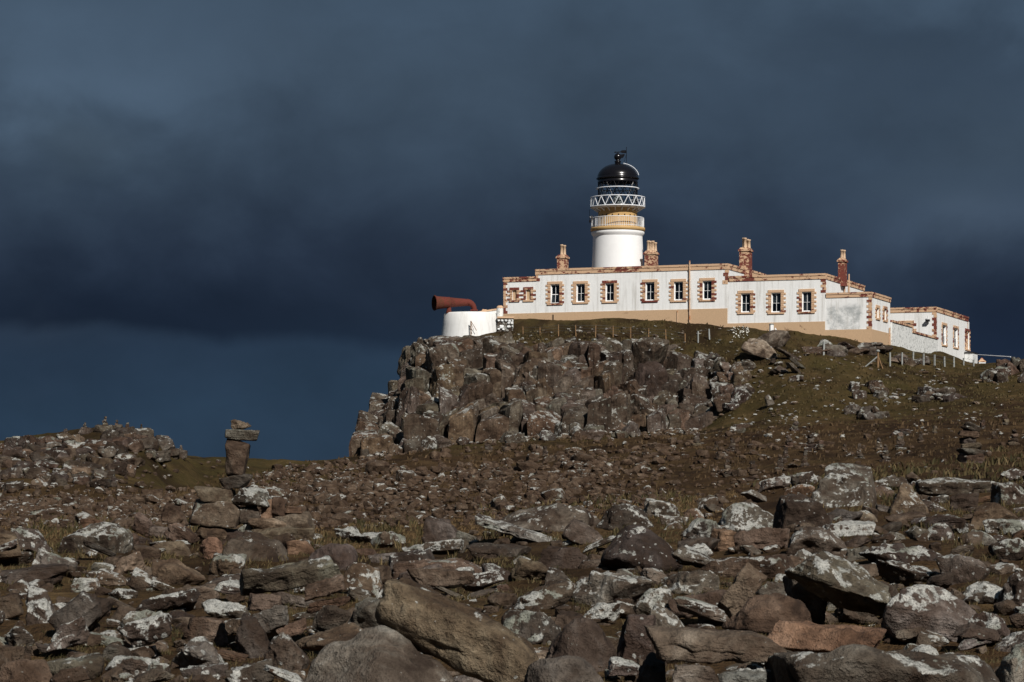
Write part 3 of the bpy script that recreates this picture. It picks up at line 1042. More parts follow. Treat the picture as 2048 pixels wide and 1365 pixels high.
def window(parent, x, z0, w, h, rot=0, off=(0, 0), kind='sash', curtain=None, tilt=False, jamb=0.30, long=0.21, ncourse=9, lintel=True, dz=-ZB):
    """x along the wall, z0 sill level (world), rot 0 = front wall, 90 = right-hand wall; off = wall line offset in house axes"""
    if rot == 0: loc = (x, off[1], z0 + dz)
    else: loc = (off[0], x, z0 + dz)
    e = empty('window', loc, R(rot), parent)
    d = 0.045
    # long-and-short jamb stones
    ch = h / ncourse
    for s in (-1, 1):
        for i in range(ncourse):
            wd = jamb + (long if i % 2 == 0 else 0)
            o = link('stone', stone_mesh(wd - 0.008, ch - 0.012, d + (0.012 if i % 2 == 0 else 0)), None, e, (s * (w / 2 + wd / 2), 0, i * ch))
    lw = w + 2 * jamb + 0.06
    link('lintel', stone_mesh(lw, 0.27, d + 0.02), None, e, (0, 0, h + 0.006))
    link('sill', stone_mesh(lw + 0.06, 0.17, d + 0.06), None, e, (0, 0, -0.18))
    if kind == 'blind':
        MB().box(-w / 2, w / 2, 0.14, 0.22, 0, h).build('infill', M_PLINTH, e)
        return e
    MB().box(-w / 2 - 0.3, w / 2 + 0.3, 0.36, 1.4, -0.2, h + 0.2).build('room', M_DARKROOM, e)
    # shutter-box frame
    ft = 0.055
    mb = MB()
    y0, y1 = 0.15, 0.24
    mb.box(-w / 2, -w / 2 + ft, y0, y1, 0, h).box(w / 2 - ft, w / 2, y0, y1, 0, h)
    mb.box(-w / 2 + ft, w / 2 - ft, y0, y1, 0, ft + 0.02).box(-w / 2 + ft, w / 2 - ft, y0, y1, h - ft, h)
    mb.build('frame', M_FRAME, e)
    hm = h * 0.47

    def sash(za, zb_, yy, ang=0.0):
        m = MB()
        r = 0.032
        xx0, xx1 = -w / 2 + ft, w / 2 - ft
        m.box(xx0, xx1, yy, yy + 0.045, 0, r).box(xx0, xx1, yy, yy + 0.045, zb_ - za - r, zb_ - za)
        m.box(xx0, xx0 + r, yy, yy + 0.045, r, zb_ - za - r).box(xx1 - r, xx1, yy, yy + 0.045, r, zb_ - za - r)
        if w > 0.6: m.box(-0.02, 0.02, yy + 0.005, yy + 0.04, r, zb_ - za - r)
        so = m.build('sash', M_FRAME, e, (0, 0, za))
        g = MB().box(xx0 + r, xx1 - r, yy + 0.018, yy + 0.024, r, zb_ - za - r).build('pane', M_GLASS, e, (0, 0, za))
        if ang:
            for q in (so, g):
                q.rotation_euler = (ang, 0, 0)
                q.location.y -= 0.11
    sash(ft + 0.02, hm + 0.03, y0 + 0.02, R(-9) if tilt else 0)
    sash(hm, h - ft, y0 + 0.07)
    if curtain:
        for (xa, xb, za, zb_) in curtain:
            n = 7
            V = []
            for i in range(n + 1):
                xx = -w / 2 + ft + (w - 2 * ft) * (xa + (xb - xa) * i / n)
                yy = 0.30 + 0.02 * math.sin(i * 2.6)
                V += [(xx, yy, h * za), (xx, yy, h * zb_)]
            MB().add(V, [(2 * i, 2 * i + 2, 2 * i + 3, 2 * i + 1) for i in range(n)]).build('curtain', M_CURTAIN, e)
    return e


def quoins(parent, x, y, z0, z1, n, sx, front=True, side=True, dz=-ZB, big=0.42, small=0.24):
    """corner stones; sx=+1 right-hand corner, -1 left-hand corner"""
    h = (z1 - z0) / n
    for i in range(n):
        a, b = (big, small) if i % 2 == 0 else (small, big)
        e = 0.025
        mb = MB()
        xa, xb = (x - a, x + e) if sx > 0 else (x - e, x + a)
        mb.box(xa, xb, y - e, y + b, z0 + i * h + 0.006, z0 + (i + 1) * h - 0.006)
        mb.build('quoin_stone', M_QUOIN, parent, dz=dz)


def plinth(parent, x0, x1, y0, y1, ztop, left=False, right=False, dz=-ZB, zb=8.0):
    o = 0.06
    mb = MB()
    mb.box(x0 - (o if left else 0), x1 + (o if right else 0), y0 - o, y0 + 0.15, zb, ztop)
    if right: mb.box(x1 - 0.15, x1 + o, y0 + 0.152, y1, zb, ztop - 0.002)
    mb.build('plinth', M_PLINTH, parent, dz=dz)


XA, XB_, XC, XD = -13.33, -9.86, 9.93, 19.56
XE = 24.0
ZAW, ZBW, ZCW, ZDW = (18.33, 18.80), (18.95, 19.50), (17.74, 18.27), (15.92, 16.40)


def wx(pa, pb): return ((t_of(pa) + t_of(pb)) / 2, t_of(pb) - t_of(pa))


def hole(pa, pb, ya, yb):
    tm = (t_of(pa) + t_of(pb)) / 2
    return (t_of(pa), t_of(pb), Z_of(yb, tm), Z_of(ya, tm))


WB = [hole(1101.2, 1118.8, 569, 607), hole(1152.6, 1169.8, 568.3, 604.5), hole(1211, 1228, 567, 603), hole(1291, 1308.8, 565, 601.5),
      hole(1348, 1366, 564, 601), hole(1405.4, 1423.2, 562, 599.5)]
WC = [hole(1482, 1500.4, 587.3, 625), hole(1542.6, 1561.4, 586, 625), hole(1604, 1622.6, 584, 623.5)]
WA = [hole(1024.6, 1033.0, 581, 600.8), hole(1052, 1061.2, 580, 600.4)]
block(house, XA, XB_ + 0.05, 0.02, 9.0, ZAW[0], WA)
block(house, XB_, XC, 0.0, 14.0, ZBW[0], WB)
block(house, XC - 0.05, XD, 0.02, 16.8, ZCW[0], WC)
OD = P0 + FU * XE
LD = [t_of(1753, OD, FV), t_of(1757.5, OD, FV), t_of(1767.5, OD, FV), t_of(1772.5, OD, FV)]
HD = [(LD[0], LD[1], Z_of(636, LD[0], OD, FV), Z_of(616, LD[0], OD, FV)), (LD[2], LD[3], Z_of(640, LD[2], OD, FV), Z_of(618, LD[2], OD, FV))]
block(house, XD - 0.05, XE, 0.04, 8.6, ZDW[0], (), HD, mat=M_WHITE_D)
cornice(house, XA, XB_ - 0.02, 0.02, 9.0, *ZAW)
cornice(house, XB_, XC, 0.0, 14.0, *ZBW)
cornice(house, XC + 0.1, XD, 0.02, 16.8, *ZCW, left=False)
cornice(house, XD + 0.1, XE, 0.04, 8.6, *ZDW, left=False)
plinth(house, XA, XB_, 0.02, 9, 15.14, left=True)
plinth(house, XB_ + 0.002, XC, 0.0, 14, 15.15)
plinth(house, XC + 0.002, XD, 0.02, 16, 13.68)
plinth(house, XD + 0.002, XE, 0.04, 8.6, 12.86, right=True)
quoins(house, XA, 0.02, 15.15, 18.32, 11, -1)
quoins(house, XC, 0.0, 18.28, 18.94, 2, 1)
quoins(house, XC, 0.0, 17.5, 18.27, 2, 1, big=0.5)
quoins(house, XB_, 0.0, 18.3, 18.94, 2, -1)
quoins(house, XD, 0.02, 16.42, 17.72, 5, 1)
quoins(house, XE, 0.04, 12.87, 15.9, 12, 1)
quoins(house, XD, 16.8 - 0.3, 16.2, 17.7, 5, 1, big=0.2)

cur = {0: [(0.0, 0.35, 0.08, 0.42)], 1: [(0.0, 0.45, 0.08, 0.42), (0.62, 0.85, 0.15, 0.4)], 3: [(0.1, 0.4, 0.1, 0.32)], 4: [(0.36, 0.64, 0.06, 0.95)], 5: [(0.05, 0.9, 0.62, 0.86)]}
curC = {0: [(0.0, 0.6, 0.06, 0.6)], 1: [(0.0, 0.95, 0.52, 0.92)], 2: [(0.0, 0.8, 0.06, 0.9)]}
for i, hq in enumerate(WB):
    window(house, (hq[0] + hq[1]) / 2, hq[2], hq[1] - hq[0], hq[3] - hq[2], curtain=cur.get(i), tilt=(i == 0))
for i, hq in enumerate(WC):
    window(house, (hq[0] + hq[1]) / 2, hq[2], hq[1] - hq[0], hq[3] - hq[2], off=(0, 0.02), curtain=curC.get(i))
for hq in WA:
    window(house, (hq[0] + hq[1]) / 2, hq[2], hq[1] - hq[0], hq[3] - hq[2], off=(0, 0.02), kind='blind', jamb=0.26, long=0.30, ncourse=5)
for hq in HD:
    window(house, (hq[0] + hq[1]) / 2, hq[2], hq[1] - hq[0], hq[3] - hq[2], rot=90, off=(XE, 0), kind='blind', jamb=0.35, long=0.3, ncourse=5)


def chimney(px0, px1, ybase, ystack, ypot, y_off, pots, w_side=1.0, cap=True):
    """stack standing at depth y_off behind the front wall"""
    O = P0 + FV * y_off
    ta, tb = t_of(px0, O), t_of(px1, O)
    Zs, Zp, Zb_ = Z_of(ystack, ta, O), Z_of(ypot, ta, O), Z_of(ybase, ta, O) - 0.8
    tm = (ta + tb) / 2
    wdt = (tb - ta)
    # part of the seen width is the side face turned to the right
    side = w_side
    fw = wdt - side * 0.42
    x0 = ta; x1 = ta + fw
    e = empty('chimney', (x0 + fw / 2, y_off + side / 2, Zb_ - ZB), 0, house)
    hz = Zs - Zb_
    MB().box(-fw / 2, fw / 2, -side / 2, side / 2, 0, hz - 0.30).build('stack', M_STACK, e)
    MB().box(-fw / 2 - 0.10, fw / 2 + 0.10, -side / 2 - 0.10, side / 2 + 0.10, hz - 0.299, hz - 0.12).add(
        [(-fw / 2 - 0.06, -side / 2 - 0.06, hz - 0.12), (fw / 2 + 0.06, -side / 2 - 0.06, hz - 0.12), (fw / 2 + 0.06, side / 2 + 0.06, hz - 0.12), (-fw / 2 - 0.06, side / 2 + 0.06, hz - 0.12),
         (-fw / 2 + 0.10, -side / 2 + 0.12, hz + 0.08), (fw / 2 - 0.10, -side / 2 + 0.12, hz + 0.08), (fw / 2 - 0.10, side / 2 - 0.12, hz + 0.08), (-fw / 2 + 0.10, side / 2 - 0.12, hz + 0.08)],
        [(4, 5, 6, 7), (0, 1, 5, 4), (1, 2, 6, 5), (2, 3, 7, 6), (3, 0, 4, 7)]).build('cap', M_STACK, e)
    hp = Zp - Zs
    for (qx, qy, k) in pots:
        r = 0.155
        H_ = hp * k
        MB().lathe([(r * 1.15, 0), (r * 1.15, 0.08), (r * 0.98, 0.11), (r * 0.9, H_ - 0.16), (r * 1.15, H_ - 0.14), (r * 1.15, H_ - 0.05), (r, H_), (r * 0.6, H_), (r * 0.6, H_ - 0.1)], 14).build(
            'chimney_pot', M_POT, e, (qx * fw / 2, qy * side / 2, hz + 0.05))
    return e


chimney(1114, 1138, 536, 511.5, 490, 6.0, [(-0.25, 0, 1.0), (0.42, 0.0, 0.93)], 0.95)
chimney(1289, 1318.5, 530, 503.5, 482, 5.2, [(-0.55, 0, 1.0), (-0.1, 0, 0.94), (0.3, 0, 0.97), (0.75, 0.1, 0.82)], 1.1)
chimney(1478.5, 1508, 541, 497, 476, 6.0, [(-0.5, 0.2, 1.0), (-0.1, -0.1, 0.98), (0.3, 0.2, 0.86), (0.7, 0, 0.8)], 1.3)
chimney(1676, 1699, 556, 518, 500, 6.3, [(-0.2, 0, 1.0), (0.5, 0.0, 0.96)], 1.3)

# pipes and fittings of the house
tp = t_of(1380)
dp = MB().tube((tp, -0.14, Z_of(646, tp)), (tp, -0.14, Z_of(522, tp)), 0.075, 10)
for q in range(6):
    zq = Z_of(640 - q * 20, tp)
    dp.tube((tp, -0.14, zq), (tp, -0.14, zq + 0.12), 0.105, 10)
dp.build('drainpipe', M_PIPE, house, dz=-ZB)
OC = P0 + FU * XD
for ppx in (1686.5, 1695.5):
    L = t_of(ppx, OC, FV)
    MB().tube((XD + 0.12, L, 16.3), (XD + 0.12, L, 18.9), 0.085, 8).build('waste_pipe', M_PIPE, house, dz=-ZB)
Lp = t_of(1777, OD, FV)
MB().tube((XE + 0.12, Lp, 11.5), (XE + 0.12, Lp, 13.4), 0.08, 8).build('downpipe', M_PIPE, house, dz=-ZB)
tv = t_of(1107)
MB().tube((tv, -0.10, 14.2), (tv, -0.10, 14.95), 0.05, 6).box(tv - 0.25, tv + 0.1, -0.12, -0.07, 14.30, 14.38).build('vent_pipe', M_BLACK, house, dz=-ZB)
tv = t_of(1355)
MB().tube((tv, -0.10, 13.7), (tv, -0.10, 15.0), 0.04, 6).build('cable_pipe', M_PIPE, house, dz=-ZB)

# ---- separate store at the right with its courtyard wall
ZB2 = 12.2
C2 = np.array([(1872 - CX) / FPX * 258.0, 258.0])
store = empty('store_building', (C2[0], C2[1], ZB2), R(ANG))
tag(store, 'low white flat-roofed store at the far right end of the buildings', 'building')
H2 = [(t_of(a, C2, FV), t_of(b, C2, FV)) for a, b in ((1884.5, 1892.5), (1907.5, 1915.5), (1931, 1938.5))]
rows2 = ((650, 689), (656, 694), (662, 698))
HS = [(a, b, Z_of(rr[1], a, C2, FV), Z_of(rr[0], a, C2, FV)) for (a, b), rr in zip(H2, rows2)]
W2 = hole  # front window, half hidden by the yard wall
fa, fb = t_of(1804, C2), t_of(1821, C2)
HF = [(fa, fb, Z_of(664, fa, C2), Z_of(647, fa, C2))]
block(store, -8.5, 0.0, 0.0, 19.0, 16.45, HF, HS, dz=-ZB2, zb=9.0)
cornice(store, -8.5, 0.0, 0.0, 19.0, 16.45, 16.98, dz=-ZB2)
quoins(store, 0, 0, 12.5, 16.44, 13, 1, dz=-ZB2)
quoins(store, 0, 18.7, 12.3, 16.44, 13, 1, dz=-ZB2, big=0.2)
for hq in HS:
    window(store, (hq[0] + hq[1]) / 2, hq[2], hq[1] - hq[0], hq[3] - hq[2], rot=90, off=(0, 0), jamb=0.30, long=0.22, dz=-ZB2, curtain=[(0.0, 1.0, 0.05, 0.95)])
for hq in HF:
    window(store, (hq[0] + hq[1]) / 2, hq[2], hq[1] - hq[0], hq[3] - hq[2], off=(0, 0), jamb=0.35, long=0.3, ncourse=3, dz=-ZB2)
tl = t_of(1857, C2)
fl = empty('floodlight', (tl, 0, Z_of(640, tl, C2) - ZB2), 0, store)
MB().box(-0.03, 0.03, -0.3, 0, 0, 0.06).box(-0.22, 0.22, -0.5, -0.2, -0.22, 0.02).build('lamp_housing', M_BLACK, fl)
MB().tube((0, -0.3, 0.02), (0, -0.3, 0.4), 0.05, 6).build('bracket', M_FRAME, fl)
OB2 = C2 + FV * 17.2 + FU * 0.7
MB().box(0.05, 1.0, 16.6, 19.6, 10.5, 12.75).build('fuel_bunker', M_WALLOLD, store, dz=-ZB2)
MB().box(0.06, 1.1, 16.45, 19.75, 12.753, 12.86).build('bunker_lid', M_BLACK, store, dz=-ZB2)

# yard wall running back from the house to the store
yw0 = OD + FV * 8.65
yard = empty('yard_wall', (yw0[0], yw0[1], 12.0), math.atan2(C2[1] - yw0[1], C2[0] - yw0[0]))
tag(yard, 'lichened whitewashed yard wall with stone coping between house and store', 'wall')
LW = float(np.hypot(*(C2 - yw0)))
MB().box(0.0, LW * 0.42, -0.2, 0.2, -3.5, 1.98).box(LW * 0.42, LW - 0.1, -0.198, 0.198, -3.5, 1.45).build('wall', M_WALLOLD, yard)
for i in range(12):
    a0, a1 = LW * i / 12 + 0.01, LW * (i + 1) / 12 - 0.01
    zt_ = 2.0 if i < 5 else 1.47
    MB().box(a0, a1, -0.29, 0.29, zt_, zt_ + 0.2).build('coping_stone', M_COPE, yard)

# ------------------------------------------------------------------ lighthouse tower
TYD = 243.0
MPX = TYD / FPX
TXc = (1235.5 - CX) * MPX
ZT0 = 14.0
zz = lambda py: (HZ - py) * MPX - ZT0
rr_ = lambda p: p * MPX
tower = empty('lighthouse_tower', (TXc, TYD, ZT0))
tag(tower, 'round white lighthouse tower with ochre gallery drum and black domed lantern', 'lighthouse')
MB().lathe([(rr_(54), -2.0), (rr_(51.6), zz(531)), (rr_(49.6), zz(480)), (rr_(49.4), zz(474.5))], 72).build('shaft', M_TOWER, tower)
MB().lathe([(rr_(49.4), zz(474.5)), (rr_(50.5), zz(472.5)), (rr_(52.4), zz(470)), (rr_(53.2), zz(467.5)), (rr_(53.0), zz(465)), (rr_(52), zz(463.8))], 72).build('neck_moulding', M_TOWER, tower)
MB().lathe([(rr_(52), zz(463.8)), (rr_(54.2), zz(463.4)), (rr_(54.6), zz(459)), (rr_(54.2), zz(457)), (rr_(51), zz(456.6)), (rr_(20), zz(456.5))], 72).build('gallery_cornice', M_TOCHRE, tower)
MB().lathe([(rr_(40), zz(456.7)), (rr_(39.2), zz(454)), (rr_(39.0), zz(424)), (rr_(40.2), zz(421)), (rr_(41), zz(418))], 72).build('drum', M_TOCHRE, tower)
vm = MB()
for k in range(20):
    a = 2 * math.pi * k / 20 - math.pi / 2
    c_, s_ = math.cos(a), math.sin(a)
    r0, r1 = rr_(38.5), rr_(39.9)
    vm.tube((c_ * r0, s_ * r0, zz(433)), (c_ * r1, s_ * r1, zz(433)), rr_(1.3), 8)
vm.build('vent', M_BLACK, tower)
# lower gallery railing
rl = MB()
NB = 84
for k in range(NB):
    a = 2 * math.pi * k / NB
    x_, y_ = rr_(52) * math.cos(a), rr_(52) * math.sin(a)
    rl.tube((x_, y_, zz(456.6)), (x_, y_, zz(437.5)), 0.032 if k % 7 == 0 else 0.02, 5)
rl.ring(rr_(52), zz(437.2), 0.038, 72).ring(rr_(52), zz(454.3), 0.026, 72)
rl.build('gallery_railing', M_METALW, tower)
# upper balcony with brackets and triangular lattice railing
bal = MB().lathe([(rr_(40.8), zz(418.5)), (rr_(53.6), zz(416.6)), (rr_(54), zz(416.2)), (rr_(54), zz(415.2)), (rr_(38), zz(415.0))], 64).build('balcony', M_METALW, tower)
for k in range(20):
    a = 2 * math.pi * (k + 0.5) / 20 - math.pi / 2
    c_, s_ = math.cos(a), math.sin(a)
    MB().tube((c_ * rr_(39.5), s_ * rr_(39.5), zz(424.5)), (c_ * rr_(52), s_ * rr_(52), zz(417.0)), 0.045, 6).tube((c_ * rr_(39.8), s_ * rr_(39.8), zz(424.5)), (c_ * rr_(39.8), s_ * rr_(39.8), zz(418.3)), 0.045, 6).build('bracket', M_METALW, bal)
lt = MB()
NZ = 18
top = lambda a: (rr_(54) * math.cos(a), rr_(54) * math.sin(a), zz(396.2))
bot = lambda a: (rr_(54) * math.cos(a), rr_(54) * math.sin(a), zz(415.0))
for k in range(NZ):
    a0, a1, am = [2 * math.pi * (k + q) / NZ - math.pi / 2 for q in (-0.5, 0.5, 0)]
    lt.tube(bot(a0), top(am), 0.038, 5).tube(top(am), bot(a1), 0.038, 5)
lt.ring(rr_(54), zz(396.2), 0.05, 72).ring(rr_(54), zz(415.4), 0.06, 72)
lt.build('balcony_railing', M_METALW, tower)
# lantern room
lan = MB().lathe([(rr_(38.5), zz(416)), (rr_(39.6), zz(415.5)), (rr_(39.6), zz(411.5)), (rr_(38.6), zz(411))], 64).build('lantern_sill', M_BLACK, tower)
ast = MB()
ND, r_l = 15, rr_(39.3)
za_, zb2 = zz(411.5), zz(360)
nrow = 3
for k in range(ND):
    for j in range(nrow):
        z0_, z1_ = za_ + (zb2 - za_) * j / nrow, za_ + (zb2 - za_) * (j + 1) / nrow
        a0 = 2 * math.pi * (k + 0.5 * (j % 2)) / ND
        for s in (-0.5, 0.5):
            a1 = a0 + 2 * math.pi * s / ND
            ast.tube((r_l * math.cos(a0), r_l * math.sin(a0), z0_), (r_l * math.cos(a1), r_l * math.sin(a1), z1_), 0.038, 4)
for j in range(1, nrow):
    ast.ring(r_l, za_ + (zb2 - za_) * j / nrow, 0.02, 54, m=4)
ast.build('astragal_lattice', M_BLACK, tower)
MB().lathe([(rr_(38.7), zz(411.5)), (rr_(38.7), zz(366))], 54, caps=False).build('lantern_glass', M_LGLASS, tower)
MB().lathe([(rr_(40.2), zz(366)), (rr_(40.4), zz(358.5)), (rr_(39), zz(358.5)), (rr_(38.8), zz(366))], 64, caps=False).build('lantern_head_band', M_BLACK, tower)
wr = MB().ring(rr_(42.5), zz(378), 0.05, 72)
for k in range(12):
    a = 2 * math.pi * k / 12
    wr.tube((r_l * math.cos(a), r_l * math.sin(a), zz(378)), (rr_(42.5) * math.cos(a), rr_(42.5) * math.sin(a), zz(378)), 0.03, 5)
wr.build('cleaning_rail', M_METALW, tower)
op = MB().lathe([(rr_(7), zz(411)), (rr_(10), zz(407)), (rr_(10.5), zz(400)), (rr_(8), zz(394)), (rr_(4), zz(390))], 24)
op.build('lens', M_LAMPLENS, tower)
MB().lathe([(rr_(16), zz(416)), (rr_(16), zz(411)), (rr_(6), zz(410.5))], 24).build('lens_table', M_BLACK, tower)
# dome
dprof = [(rr_(41), zz(359.5)), (rr_(42.8), zz(358.8)), (rr_(42.8), zz(357)), (rr_(40.6), zz(356.3))]
for q in range(1, 15):
    a = q / 15 * math.pi / 2
    dprof.append((rr_(40.4 * math.cos(a) + 0.6), zz(356.3 - 28.5 * math.sin(a))))
dprof += [(rr_(6.0), zz(327.6)), (rr_(5.4), zz(326)), (rr_(6.8), zz(324.5)), (rr_(6.6), zz(322.8)), (rr_(4.2), zz(322)), (rr_(4.0), zz(320))]
dome = MB().lathe(dprof, 64).build('dome', M_BLACK, tower)
bp = [(rr_(0.3), zz(321.5))] + [(rr_(7.4 * math.sin(a)), zz(314.2) - rr_(7.4) * math.cos(a)) for a in np.linspace(0.35, math.pi - 0.05, 14)]
MB().lathe(bp, 28).build('ball_vent', M_BLACK, dome)
MB().prism([(rr_(2), 0, zz(310.5)), (rr_(13.5), 0, zz(309)), (rr_(13.5), 0, zz(311.5)), (rr_(11), 0, zz(315.5)), (rr_(4), 0, zz(317))], (0, -0.25, 0), (0, 0.25, 0)).build('cowl', M_BLACK, dome)
MB().tube((rr_(0.5), 0, zz(308)), (rr_(0.5), 0, zz(304.5)), 0.06, 6).tube((rr_(-7), 0, zz(305)), (rr_(17), 0, zz(304)), 0.045, 6).prism(
    [(rr_(4.5), 0, zz(304)), (rr_(8), 0, zz(301.2)), (rr_(16.5), 0, zz(300.8)), (rr_(16.8), 0, zz(306.8)), (rr_(8), 0, zz(306.5))], (0, -0.02, 0), (0, 0.02, 0)).prism(
    [(rr_(-7), 0, zz(305)), (rr_(-4.5), 0, zz(303.4)), (rr_(-2.5), 0, zz(304.9)), (rr_(-4.5), 0, zz(306.6))], (0, -0.03, 0), (0, 0.03, 0)).build('wind_vane', M_BLACK, dome)
MB().tube((rr_(17.3), -0.1, zz(330)), (rr_(17.3), -0.1, zz(294.5)), 0.028, 5).tube((rr_(12), -0.1, zz(326)), (rr_(17.3), -0.1, zz(309)), 0.018, 5).build('lightning_rod', M_BLACK, dome)
lad = MB()
pts_ = []
for q in range(12):
    a = R(8 + q * 6.2)
    pts_.append((rr_(40.4 * math.cos(a) + 1.6), -0.25, zz(356.3 - 28.5 * math.sin(a)) + 0.05))
lad.sweep(pts_, [0.035] * len(pts_), 5)
lad.build('dome_ladder', M_METALW, dome)
MB().tube((rr_(-53), -0.3, zz(456)), (rr_(-53), -0.3, zz(438)), 0.04, 6).lathe([(0.02, zz(438)), (0.15, zz(437)), (0.18, zz(435)), (0.13, zz(432.6)), (0.02, zz(431.8))], 14, (rr_(-53), -0.3)).build('beacon_lamp', M_FRAME, tower)
MB().tube((rr_(-56.5), -0.2, zz(447)), (rr_(-56.5), -0.2, zz(420)), 0.02, 5).box(rr_(-57.5), rr_(-54), -0.3, -0.1, zz(446), zz(441)).build('aerial', M_BLACK, tower)

# ------------------------------------------------------------------ fog horn and its platform
FY = 236.0
fm = FY / FPX
fx = lambda p: (p - CX) * fm
fz = lambda p: (HZ - p) * fm
plat = empty('foghorn_platform', (fx(940), FY, fz(690)))
tag(plat, 'white rounded battered platform wall below the red foghorn', 'platform')
zp = lambda p: fz(p) - fz(690)
rp_ = 53.5 * fm
MB().lathe([(rp_ * 1.16, zp(705)), (rp_ * 1.10, zp(683)), (rp_ * 1.03, zp(650)), (rp_ * 0.985, zp(630)), (rp_ * 0.95, zp(627.2)), (rp_ * 0.90, zp(626.4)), (0.3, zp(626.2))], 56).build('drum_wall', M_DRUMWALL, plat)
MB().prism([(fx(932) - fx(940), 0, zp(626.5)), (fx(993) - fx(940), 0, zp(616.5)), (fx(993) - fx(940), 0, zp(620)), (fx(936) - fx(940), 0, zp(628.5))], (0, 0.6, 0), (0, 1.2, 0)).build('coping', M_COPE, plat)
MB().prism([(fx(938) - fx(940), 0, zp(628)), (fx(993) - fx(940), 0, zp(620)), (fx(993) - fx(940), 0, zp(660)), (fx(938) - fx(940), 0, zp(660))], (0, 0.66, 0), (0, 1.14, 0)).build('parapet', M_DRUMWALL, plat)
MB().prism([(fx(962), 0, 0), (fx(974), 0, 0), (fx(973), 0, 4.5 * fm), (fx(965), 0, 5 * fm)], (-fx(940), 1.3, zp(622)), (-fx(940), 1.9, zp(622))).build('coping_block', M_COPE, plat)
hornmap = lambda px_, py_, yy=0.0: (fx(px_) - fx(940), yy, zp(py_))
gp_ = empty('gate_pillar', (fx(1000), FY - 0.4, fz(640)))
tag(gp_, 'short round white pillar with domed ochre cap beside the house corner', 'pillar')
MB().lathe([(6.6 * fm, -1.0), (6.6 * fm, 20 * fm), (6.6 * fm, 22.5 * fm)], 24).build('shaft', M_WALLOLD, gp_)
MB().lathe([(6.9 * fm, 22.6 * fm), (6.9 * fm, 24.5 * fm), (5.6 * fm, 26.6 * fm), (3 * fm, 28 * fm), (0.4 * fm, 28.4 * fm)], 24).build('cap', M_COPE, gp_)
# horn
horn = empty('foghorn', (fx(905), FY - 0.3, fz(626)))
tag(horn, 'rust red trumpet foghorn pointing out to sea on the cliff edge', 'foghorn')
hm_ = lambda px_, py_, yy=0.0: (fx(px_) - fx(905), yy, fz(py_) - fz(626))
path = [(869.5, 608.5), (871.5, 608.4), (874, 608.2), (885, 607.6), (897.5, 606.9), (899.5, 606.8), (899.6, 606.8), (915, 606.3), (929, 606.0), (936, 606.0), (936.2, 606.0), (939.5, 606.6), (943, 608.4), (946, 611.4), (947.8, 615.5), (948.3, 620.5)]
rad = [14.2, 14.9, 13.3, 12.0, 10.7, 10.7, 10.1, 8.6, 7.3, 6.7, 6.9, 6.5, 6.0, 5.6, 5.3, 5.2]
yo = lambda p: -1.35 * (940 - p) / 70
MB().sweep([hm_(a, b, yo(a)) for a, b in path], [r * fm for r in rad], 32, caps=False).build('trumpet', M_RUST, horn)
MB().sweep([hm_(a, b, yo(a)) for a, b in path[::-1][6:]], [(r - 0.9) * fm for r in rad[::-1][6:]], 32, caps=False).build('trumpet_bore', M_RUST, horn)
rim = MB().ring(14.5 * fm, 0, 0.06, 32).build('mouth_rim', M_RUST, horn)
rim.location = hm_(870.3, 608.5, yo(870)); rim.rotation_euler = (0, R(90), math.atan2(1.35 / 70, fm))
fl_ = MB()
for a, b, r in ((898.5, 606.9, 11.2), (935.5, 606.0, 7.4)):
    fl_.sweep([hm_(a - 0.7, b, yo(a)), hm_(a + 0.7, b, yo(a))], [r * fm, r * fm], 28)
fl_.build('flange', M_RUST, horn)
MB().sweep([hm_(898.5, 628, yo(898)), hm_(898.5, 622, yo(898)), hm_(898.8, 614, yo(898))], [6.2 * fm, 4.6 * fm, 3.8 * fm], 16).build('pedestal', M_RUST, horn)
MB().box(*[q - fx(905) for q in (fx(941), fx(956))], -0.4, 0.4, fz(622.5) - fz(626), fz(620.3) - fz(626)).build('base_plate', M_RUST, horn)
# rubble wall, partly whitewashed
rw = empty('rubble_wall', (fx(1011), FY - 1.2, fz(663)))
tag(rw, 'short rubble stone wall with white painted stones under the house corner', 'wall')
MB().box(fx(995) - fx(1011), fx(1027) - fx(1011), 0.0, 0.5, -0.8, 24.5 * fm).build('core', M_CRAG, rw)
MB().box(fx(994.5) - fx(1011), fx(1028) - fx(1011), -0.12, 0.55, 24.6 * fm, 28 * fm).build('coping', M_COPE, rw)
M_PSTONE = plain('whitewashed_stone', (0.74, 0.75, 0.74), 0.9, var=0.15)
for (a, b, w_, h_) in ((998, 641, 5, 4), (1004.5, 641, 5, 4), (1012, 641, 6, 4), (1019, 641.5, 5, 4.5), (1025, 641, 3.5, 5), (1017.5, 645.5, 6, 5), (1024, 645.5, 5.5, 5), (1003.5, 652, 8.5, 8), (1017.5, 652.5, 7.5, 6), (997.5, 658, 5, 4), (1007, 659, 5.5, 3.5), (1025, 653, 3.6, 4)):
    o = rock_obj('stone', (w_ * fm, 0.3, h_ * fm), ((a - 1011) * fm, -0.04, (663 - b - h_ * 0.5) * fm), style='block', sub=3, mat=M_PSTONE, seed=int(a * 10))
    o.parent = rw

# ------------------------------------------------------------------ fences
def ground_at(px, py):
    Y = eye_dist(px, py) or 225.0
    x = (px - CX) / FPX * Y
    return x, Y, gz(x, Y)


